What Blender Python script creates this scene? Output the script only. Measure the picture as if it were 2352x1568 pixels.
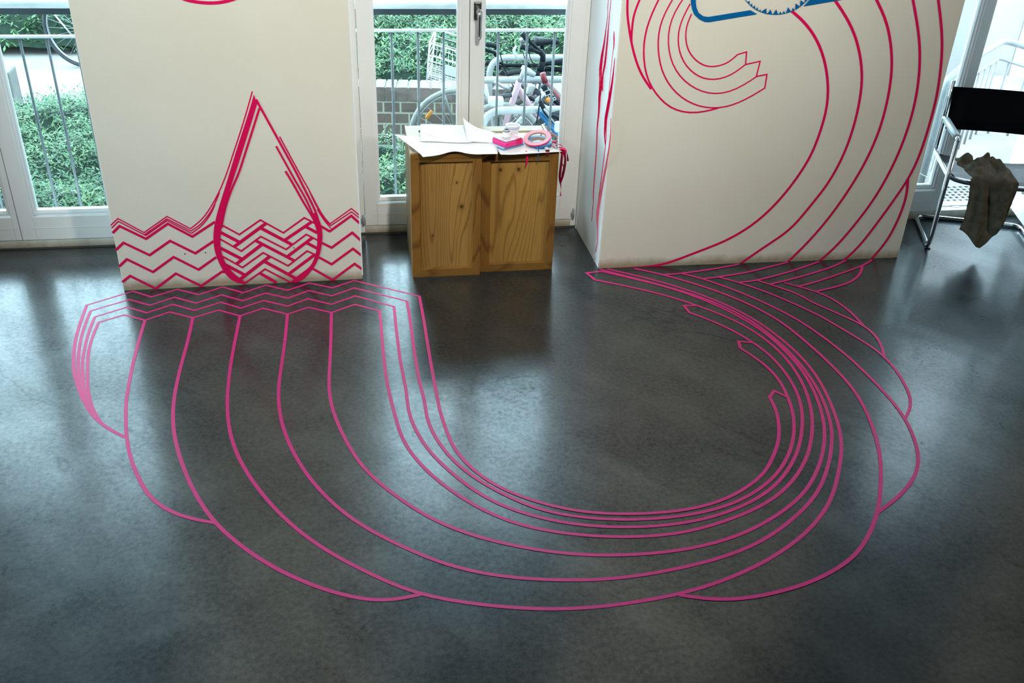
import bpy, bmesh, math, random
from mathutils import Vector, Matrix, noise

for o in list(bpy.data.objects):
    bpy.data.objects.remove(o, do_unlink=True)
scene = bpy.context.scene
COL = scene.collection
random.seed(7)

# ---------------------------------------------------------------- camera
cam_data = bpy.data.cameras.new('camera')
cam_data.sensor_width = 36.0
cam_data.lens = 33.77
cam_data.clip_start = 0.05
cam_data.clip_end = 200
cam = bpy.data.objects.new('camera', cam_data)
COL.objects.link(cam)
pitch, yaw, roll = 0.53468756, 0.17880671, -0.0394801
fwd = Vector((math.sin(yaw) * math.cos(pitch), math.cos(yaw) * math.cos(pitch), -math.sin(pitch)))
right = fwd.cross(Vector((0, 0, 1))).normalized()
down = fwd.cross(right)
r2 = right * math.cos(roll) + down * math.sin(roll)
d2 = -right * math.sin(roll) + down * math.cos(roll)
rot = Matrix((r2, -d2, -fwd)).transposed()
cam.matrix_world = Matrix.Translation((0, 0, 2.0)) @ rot.to_4x4()
scene.camera = cam

# ---------------------------------------------------------------- world, lights, exposure
world = bpy.data.worlds.new('overcast_sky')
scene.world = world
world.use_nodes = True
bg = world.node_tree.nodes['Background']
bg.inputs[0].default_value = (0.60, 0.85, 1.0, 1)
bg.inputs[1].default_value = 8.0

def lamp(name, loc, power, color, size, target=None, size_y=None):
    d = bpy.data.lights.new(name, 'AREA')
    d.energy = power
    d.color = color
    d.shape = 'RECTANGLE' if size_y else 'DISK'
    d.size = size
    if size_y:
        d.size_y = size_y
    o = bpy.data.objects.new(name, d)
    COL.objects.link(o)
    o.location = loc
    if target is None:
        target = (loc[0], loc[1], 0)
    o.rotation_euler = (Vector(target) - Vector(loc)).to_track_quat('-Z', 'Y').to_euler()
    return o

def spot(loc, target, power, color, angle, blend=0.7, r=0.07):
    d = bpy.data.lights.new('ceiling_spot', 'SPOT')
    d.energy = power; d.color = color; d.spot_size = math.radians(angle); d.spot_blend = blend; d.shadow_soft_size = r
    o = bpy.data.objects.new('ceiling_spot', d)
    COL.objects.link(o)
    o.location = loc
    o.rotation_euler = (Vector(target) - Vector(loc)).to_track_quat('-Z', 'Y').to_euler()
    return o
spot((0.75, 1.1, 3.4), (0.55, 4.2, 2.25), 335, (1.0, 0.965, 0.885), 80)
spot((5.9, 1.1, 3.4), (1.6, 4.2, 2.1), 330, (1.0, 0.965, 0.885), 72)
spot((-2.6, 0.6, 3.4), (-1.2, 4.2, 2.0), 110, (1.0, 0.965, 0.885), 72)

# added cool area lamp brightening the right pillar's side, no source seen
lamp('added_cool_fill', (-4.9, 2.6, 1.7), 165, (0.66, 0.90, 1.0), 2.0, (1.1, 4.1, 1.2), 2.0)

scene.view_settings.view_transform = 'Standard'
scene.view_settings.look = 'None'
scene.view_settings.exposure = 0.3
scene.view_settings.gamma = 1.0
scene.view_settings.use_curve_mapping = False

# ---------------------------------------------------------------- helpers
def tag(o, label=None, cat=None, group=None, kind=None):
    if label: o['label'] = label
    if cat: o['category'] = cat
    if group: o['group'] = group
    if kind: o['kind'] = kind
    return o

def empty(name, loc=(0, 0, 0), rz=0.0):
    o = bpy.data.objects.new(name, None)
    o.empty_display_size = 0.05
    o.location = loc
    o.rotation_euler = (0, 0, rz)
    COL.objects.link(o)
    return o

def obj(name, bm, mats, parent=None, smooth=False, label=None):
    me = bpy.data.meshes.new(name)
    bm.normal_update()
    bm.to_mesh(me)
    bm.free()
    if not isinstance(mats, (list, tuple)):
        mats = [mats]
    for m in mats:
        me.materials.append(m)
    if smooth:
        for p in me.polygons:
            p.use_smooth = True
    o = bpy.data.objects.new(name, me)
    COL.objects.link(o)
    if parent:
        o.parent = parent
    if label:
        o['label'] = label
    return o

def nb():
    return bmesh.new()

def box(bm, x0, x1, y0, y1, z0, z1, bevel=0.0, M=None, mi=0):
    vs = [bm.verts.new((x, y, z)) for z in (z0, z1) for y in (y0, y1) for x in (x0, x1)]
    fs = [(0, 2, 3, 1), (4, 5, 7, 6), (0, 1, 5, 4), (1, 3, 7, 5), (3, 2, 6, 7), (2, 0, 4, 6)]
    faces = [bm.faces.new([vs[i] for i in f]) for f in fs]
    for f in faces:
        f.material_index = mi
    geom_v = vs
    if bevel > 0:
        es = list({e for f in faces for e in f.edges})
        r = bmesh.ops.bevel(bm, geom=es, offset=bevel, segments=2, affect='EDGES', profile=0.6)
        geom_v = list({v for f in r['faces'] for v in f.verts} | {v for f in faces if f.is_valid for v in f.verts})
        for f in r['faces']:
            f.material_index = mi
    if M is not None:
        bmesh.ops.transform(bm, matrix=M, verts=[v for v in geom_v if v.is_valid])
    return bm

def frames_along(pts):
    T = []
    n = len(pts)
    for i in range(n):
        a = pts[max(i - 1, 0)]
        b = pts[min(i + 1, n - 1)]
        t = (b - a)
        T.append(t.normalized() if t.length > 1e-9 else Vector((0, 0, 1)))
    ref = Vector((0, 0, 1)) if abs(T[0].z) < 0.9 else Vector((1, 0, 0))
    N = [(ref - T[0] * ref.dot(T[0])).normalized()]
    for i in range(1, n):
        v = N[-1] - T[i] * N[-1].dot(T[i])
        N.append(v.normalized() if v.length > 1e-6 else N[-1])
    return T, N

def tube(bm, pts, r, seg=10, closed=False, caps=True):
    pts = [Vector(p) for p in pts]
    if closed:
        pts = pts + [pts[0]]
    T, N = frames_along(pts)
    rs = r if isinstance(r, (list, tuple)) else [r] * len(pts)
    rings = []
    for p, t, nrm, rr in zip(pts, T, N, rs):
        b = t.cross(nrm)
        rings.append([bm.verts.new(p + (nrm * math.cos(2 * math.pi * k / seg) + b * math.sin(2 * math.pi * k / seg)) * rr) for k in range(seg)])
    for A, B in zip(rings[:-1], rings[1:]):
        for k in range(seg):
            bm.faces.new((A[k], A[(k + 1) % seg], B[(k + 1) % seg], B[k]))
    if caps and not closed:
        bm.faces.new(list(reversed(rings[0])))
        bm.faces.new(rings[-1])
    return bm

def bend(pts, rad=0.05, seg=6):
    """polyline with its corners rounded"""
    pts = [Vector(p) for p in pts]
    out = [pts[0]]
    for a, b, c in zip(pts[:-2], pts[1:-1], pts[2:]):
        d1, d2_ = (a - b), (c - b)
        r = min(rad, d1.length * 0.49, d2_.length * 0.49)
        p, q = b + d1.normalized() * r, b + d2_.normalized() * r
        for k in range(seg + 1):
            t = k / seg
            out.append(p * (1 - t) ** 2 + b * 2 * t * (1 - t) + q * t * t)
    out.append(pts[-1])
    return out

def spline(P, n=6):
    P = [Vector(p) for p in P]
    if len(P) < 3:
        return P
    Q = [2 * P[0] - P[1]] + P + [2 * P[-1] - P[-2]]
    o = []
    for i in range(1, len(Q) - 2):
        a, b, c, d = Q[i - 1:i + 3]
        for k in range(n):
            t = k / n
            o.append(0.5 * ((2 * b) + (c - a) * t + (2 * a - 5 * b + 4 * c - d) * t * t + (3 * b - a - 3 * c + d) * t ** 3))
    o.append(P[-1])
    return o

def ring(bm, c, R, r, axis=(0, 1, 0), seg=48, ts=8):
    c = Vector(c); ax = Vector(axis).normalized()
    u = ax.orthogonal().normalized(); v = ax.cross(u)
    P = [[bm.verts.new(c + (u * math.cos(a) + v * math.sin(a)) * (R + r * math.cos(b)) + ax * r * math.sin(b))
          for b in [2 * math.pi * j / ts for j in range(ts)]] for a in [2 * math.pi * i / seg for i in range(seg)]]
    for i in range(seg):
        for j in range(ts):
            bm.faces.new((P[i][j], P[(i + 1) % seg][j], P[(i + 1) % seg][(j + 1) % ts], P[i][(j + 1) % ts]))
    return bm

def lathe(bm, prof, c=(0, 0, 0), seg=40, M=None):
    """profile of (radius, height), closed to the axis where radius is 0"""
    c = Vector(c)
    rows = []
    new = []
    for r, h in prof:
        if r < 1e-6:
            v = bm.verts.new(c + Vector((0, 0, h))); rows.append([v]); new.append(v)
        else:
            row = [bm.verts.new(c + Vector((r * math.cos(2 * math.pi * k / seg), r * math.sin(2 * math.pi * k / seg), h))) for k in range(seg)]
            rows.append(row); new += row
    for A, B in zip(rows[:-1], rows[1:]):
        for k in range(seg):
            q = []
            for v in (A[k % len(A)], A[(k + 1) % len(A)], B[(k + 1) % len(B)], B[k % len(B)]):
                if v not in q: q.append(v)
            if len(q) > 2:
                bm.faces.new(q)
    if M is not None:
        bmesh.ops.transform(bm, matrix=M, verts=new)
    return bm

# ---------------------------------------------------------------- materials
def mat(name, color, rough=0.5, metal=0.0, spec=0.5, coat=0.0, emis=None):
    m = bpy.data.materials.new(name)
    m.use_nodes = True
    b = m.node_tree.nodes['Principled BSDF']
    b.inputs['Base Color'].default_value = (*color, 1)
    b.inputs['Roughness'].default_value = rough
    b.inputs['Metallic'].default_value = metal
    b.inputs['Specular IOR Level'].default_value = spec
    b.inputs['Coat Weight'].default_value = coat
    return m

class NT:
    def __init__(self, m):
        self.t = m.node_tree; self.b = self.t.nodes['Principled BSDF']
    def n(self, typ, **kw):
        x = self.t.nodes.new(typ)
        for k, v in kw.items():
            if k.startswith('_'):
                setattr(x, k[1:], v)
            else:
                x.inputs[k.replace('_', ' ')].default_value = v
        return x
    def l(self, a, b):
        self.t.links.new(a, b)
    def coords(self, scale=(1, 1, 1), rot=(0, 0, 0), kind='Object', vt='POINT'):
        tc = self.t.nodes.new('ShaderNodeTexCoord')
        mp = self.t.nodes.new('ShaderNodeMapping')
        mp.vector_type = vt
        mp.inputs['Scale'].default_value = scale
        mp.inputs['Rotation'].default_value = rot
        self.l(tc.outputs[kind], mp.inputs['Vector'])
        return mp.outputs[0]
    def noise(self, vec, scale, detail=4, rough=0.55, dist=0.0):
        x = self.n('ShaderNodeTexNoise', Scale=scale, Detail=detail, Roughness=rough, Distortion=dist)
        self.l(vec, x.inputs['Vector'])
        return x.outputs['Fac']
    def ramp(self, fac, stops):
        r = self.t.nodes.new('ShaderNodeValToRGB')
        e = r.color_ramp.elements
        e[0].position, e[0].color = stops[0][0], (*stops[0][1], 1)
        e[1].position, e[1].color = stops[-1][0], (*stops[-1][1], 1)
        for p, c in stops[1:-1]:
            k = e.new(p); k.color = (*c, 1)
        self.l(fac, r.inputs[0])
        return r.outputs[0]
    def mix(self, fac, a, b, mode='MIX'):
        x = self.t.nodes.new('ShaderNodeMix'); x.data_type = 'RGBA'; x.blend_type = mode
        for s, v in ((x.inputs[0], fac), (x.inputs[6], a), (x.inputs[7], b)):
            if hasattr(v, 'is_output'):
                self.l(v, s)
            elif isinstance(v, (int, float)):
                s.default_value = v
            else:
                s.default_value = (*v, 1)
        return x.outputs[2]
    def maprange(self, v, a, b, c=0.0, d=1.0):
        x = self.n('ShaderNodeMapRange', From_Min=a, From_Max=b, To_Min=c, To_Max=d)
        self.l(v, x.inputs[0]); return x.outputs[0]
    def bump(self, h, strength=0.2, dist=0.002):
        x = self.n('ShaderNodeBump', Strength=strength, Distance=dist)
        self.l(h, x.inputs['Height']); self.l(x.outputs[0], self.b.inputs['Normal'])

def noisy(name, c1, c2, scale, rough=0.5, **kw):
    m = mat(name, c1, rough, **kw)
    t = NT(m)
    f = t.noise(t.coords(), scale, 5)
    t.l(t.ramp(f, [(0.35, c1), (0.65, c2)]), t.b.inputs['Base Color'])
    return m

# polished dark screed floor
m_floor = mat('floor_screed', (0.05, 0.055, 0.06), 0.3, spec=1.0)
t = NT(m_floor)
v0 = t.coords()
vs = t.coords(scale=(3.6, 0.75, 1.0), rot=(0, 0, math.radians(-52)), vt='TEXTURE')
big = t.noise(v0, 0.9, 3, 0.55)
mid = t.noise(v0, 4.5, 6, 0.6, 0.4)
streak = t.noise(vs, 2.0, 7, 0.62, 0.5)
veins = t.noise(t.coords(scale=(2.6, 1.0, 1.0), rot=(0, 0, math.radians(-47)), vt='TEXTURE'), 0.8, 6, 0.55, 0.3)
fine = t.noise(v0, 60, 5, 0.7)
c = t.ramp(big, [(0.3, (0.030, 0.038, 0.042)), (0.7, (0.056, 0.062, 0.062))])
c = t.mix(0.55, c, t.ramp(mid, [(0.3, (0.018, 0.026, 0.034)), (0.5, (0.046, 0.052, 0.052)), (0.7, (0.078, 0.078, 0.070))]))
c = t.mix(t.maprange(streak, 0.50, 0.68, 0, 0.75), c, (0.016, 0.026, 0.038))
c = t.mix(t.maprange(streak, 0.46, 0.32, 0, 0.55), c, (0.090, 0.092, 0.082))
c = t.mix(0.35, c, t.ramp(fine, [(0.3, (0.02, 0.025, 0.03)), (0.7, (0.075, 0.08, 0.08))]))
dv = t.n('ShaderNodeMath', _operation='SUBTRACT'); dv.inputs[1].default_value = 0.5; t.l(veins, dv.inputs[0])
av = t.n('ShaderNodeMath', _operation='ABSOLUTE'); t.l(dv.outputs[0], av.inputs[0])
crack = t.n('ShaderNodeMath', _operation='MULTIPLY')
t.l(t.maprange(av.outputs[0], 0.001, 0.006, 1.0, 0.0), crack.inputs[0]); t.l(t.maprange(big, 0.50, 0.60, 0, 0.40), crack.inputs[1])
c = t.mix(crack.outputs[0], c, (0.010, 0.018, 0.03))
c = t.mix(1.0, c, (0.22, 0.36, 0.42), 'MULTIPLY')
t.l(c, t.b.inputs['Base Color'])
r = t.ramp(mid, [(0.25, (0.25,) * 3), (0.75, (0.36,) * 3)])
r = t.mix(0.12, r, t.ramp(fine, [(0.3, (0.22,) * 3), (0.7, (0.42,) * 3)]))
t.l(r, t.b.inputs['Roughness'])
sp = t.mix(0.5, t.ramp(mid, [(0.30, (0.15,) * 3), (0.55, (0.35,) * 3), (0.75, (0.7,) * 3)]), t.ramp(streak, [(0.3, (0.9,) * 3), (0.7, (0.15,) * 3)]))
sp = t.mix(0.25, sp, t.ramp(fine, [(0.3, (0.2,) * 3), (0.7, (1.6,) * 3)]))
sp = t.mix(crack.outputs[0], sp, (0.1, 0.1, 0.1))
t.l(sp, t.b.inputs['Specular IOR Level'])
cw = t.mix(0.45, t.ramp(mid, [(0.32, (0.12,) * 3), (0.68, (1.0,) * 3)]), t.ramp(streak, [(0.34, (1.0,) * 3), (0.62, (0.12,) * 3)]))
cw = t.mix(0.35, cw, t.ramp(fine, [(0.38, (0.0,) * 3), (0.62, (1.0,) * 3)]))
cw = t.mix(crack.outputs[0], cw, (0, 0, 0))
t.l(cw, t.b.inputs['Coat Weight'])
t.l(t.maprange(t.noise(v0, 9, 5, 0.6), 0.3, 0.7, 0.10, 0.21), t.b.inputs['Coat Roughness'])
t.b.inputs['Coat IOR'].default_value = 1.5
t.bump(fine, 0.035, 0.0006)

# painted plaster, cream
def plaster(name, c1, c2, grime=True):
    m = mat(name, c1, 0.85, spec=0.2)
    t = NT(m)
    v = t.coords()
    a = t.noise(v, 1.6, 4, 0.5)
    col = t.ramp(a, [(0.35, c1), (0.65, c2)])
    if grime:
        sep = t.t.nodes.new('ShaderNodeSeparateXYZ')
        t.l(v, sep.inputs[0])
        wob = t.noise(t.coords(scale=(1, 1, 0.4)), 9, 5, 0.65)
        ad = t.n('ShaderNodeMath', _operation='MULTIPLY_ADD'); ad.inputs[1].default_value = -0.06
        t.l(wob, ad.inputs[0]); t.l(sep.outputs[2], ad.inputs[2])
        g = t.maprange(ad.outputs[0], -0.018, 0.022, 0.75, 0.0)
        col = t.mix(g, col, (0.24, 0.17, 0.08))
    t.l(col, t.b.inputs['Base Color'])
    t.bump(t.noise(v, 160, 3, 0.6), 0.25, 0.0015)
    return m
m_wall = plaster('cream_plaster', (0.69, 0.66, 0.555), (0.73, 0.705, 0.61))
m_wall_plain = plaster('dark_grey_plaster', (0.16, 0.17, 0.18), (0.19, 0.20, 0.21), False)  # unseen walls made dark grey to cut the light they bounce
m_reveal = plaster('white_reveal_paint', (0.84, 0.86, 0.87), (0.87, 0.89, 0.90), False)
m_ceiling = mat('ceiling_paint', (0.25, 0.26, 0.27), 0.9)
m_frame = noisy('window_lacquer', (0.77, 0.78, 0.76), (0.80, 0.81, 0.79), 3, 0.32)
m_sill = plaster('sill_paint', (0.66, 0.65, 0.58), (0.70, 0.69, 0.63), True)
m_bead = mat('glazing_bead', (0.80, 0.83, 0.84), 0.3)
m_black = mat('black_rubber', (0.006, 0.009, 0.012), 0.6)
m_gap = mat('joint_gasket', (0.05, 0.05, 0.045), 0.8)

m_glass = bpy.data.materials.new('window_glass')
m_glass.use_nodes = True
gt = m_glass.node_tree
for n_ in list(gt.nodes):
    gt.nodes.remove(n_)
go = gt.nodes.new('ShaderNodeOutputMaterial')
gm = gt.nodes.new('ShaderNodeMixShader')
gtr = gt.nodes.new('ShaderNodeBsdfTransparent'); gtr.inputs[0].default_value = (0.95, 0.985, 0.975, 1)
ggl = gt.nodes.new('ShaderNodeBsdfGlossy'); ggl.inputs['Roughness'].default_value = 0.02
gfr = gt.nodes.new('ShaderNodeFresnel'); gfr.inputs[0].default_value = 1.5
gt.links.new(gfr.outputs[0], gm.inputs[0]); gt.links.new(gtr.outputs[0], gm.inputs[1])
gt.links.new(ggl.outputs[0], gm.inputs[2]); gt.links.new(gm.outputs[0], go.inputs[0])

def tape_mat(name, color, rough=0.33):
    m = mat(name, color, rough, spec=0.5)
    t = NT(m)
    f = t.noise(t.coords(), 30, 3)
    t.l(t.mix(t.maprange(f, 0.4, 0.6, 0, 0.25), color, tuple(x * 0.82 for x in color)), t.b.inputs['Base Color'])
    return m
m_tape = tape_mat('pink_tape', (0.74, 0.004, 0.10))
m_tape_floor = tape_mat('pink_floor_tape_skylit', (0.78, 0.020, 0.235), 0.48)  # pillar tape's pink shifted to magenta, blue skylight put into the colour
m_tape_blue = tape_mat('blue_tape', (0.0, 0.12, 0.34))
m_metal_chrome = mat('chrome', (0.78, 0.82, 0.85), 0.12, 1.0)
m_handle = mat('brushed_nickel', (0.55, 0.54, 0.52), 0.28, 1.0)
m_plate = mat('handle_plate', (0.16, 0.17, 0.17), 0.35, 1.0)
m_paper = noisy('paper', (0.84, 0.85, 0.86), (0.88, 0.89, 0.90), 8, 0.7)
m_galv = noisy('galvanised_steel', (0.25, 0.26, 0.26), (0.33, 0.345, 0.345), 12, 0.4)
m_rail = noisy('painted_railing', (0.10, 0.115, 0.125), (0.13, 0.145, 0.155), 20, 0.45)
m_under_shade = mat('railing_underside_shade', (0.03, 0.04, 0.05), 0.5)  # near-black colour standing for shade on the handrail's underside
m_rail_top = noisy('railing_top', (0.55, 0.56, 0.56), (0.62, 0.63, 0.63), 20, 0.4)

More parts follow.
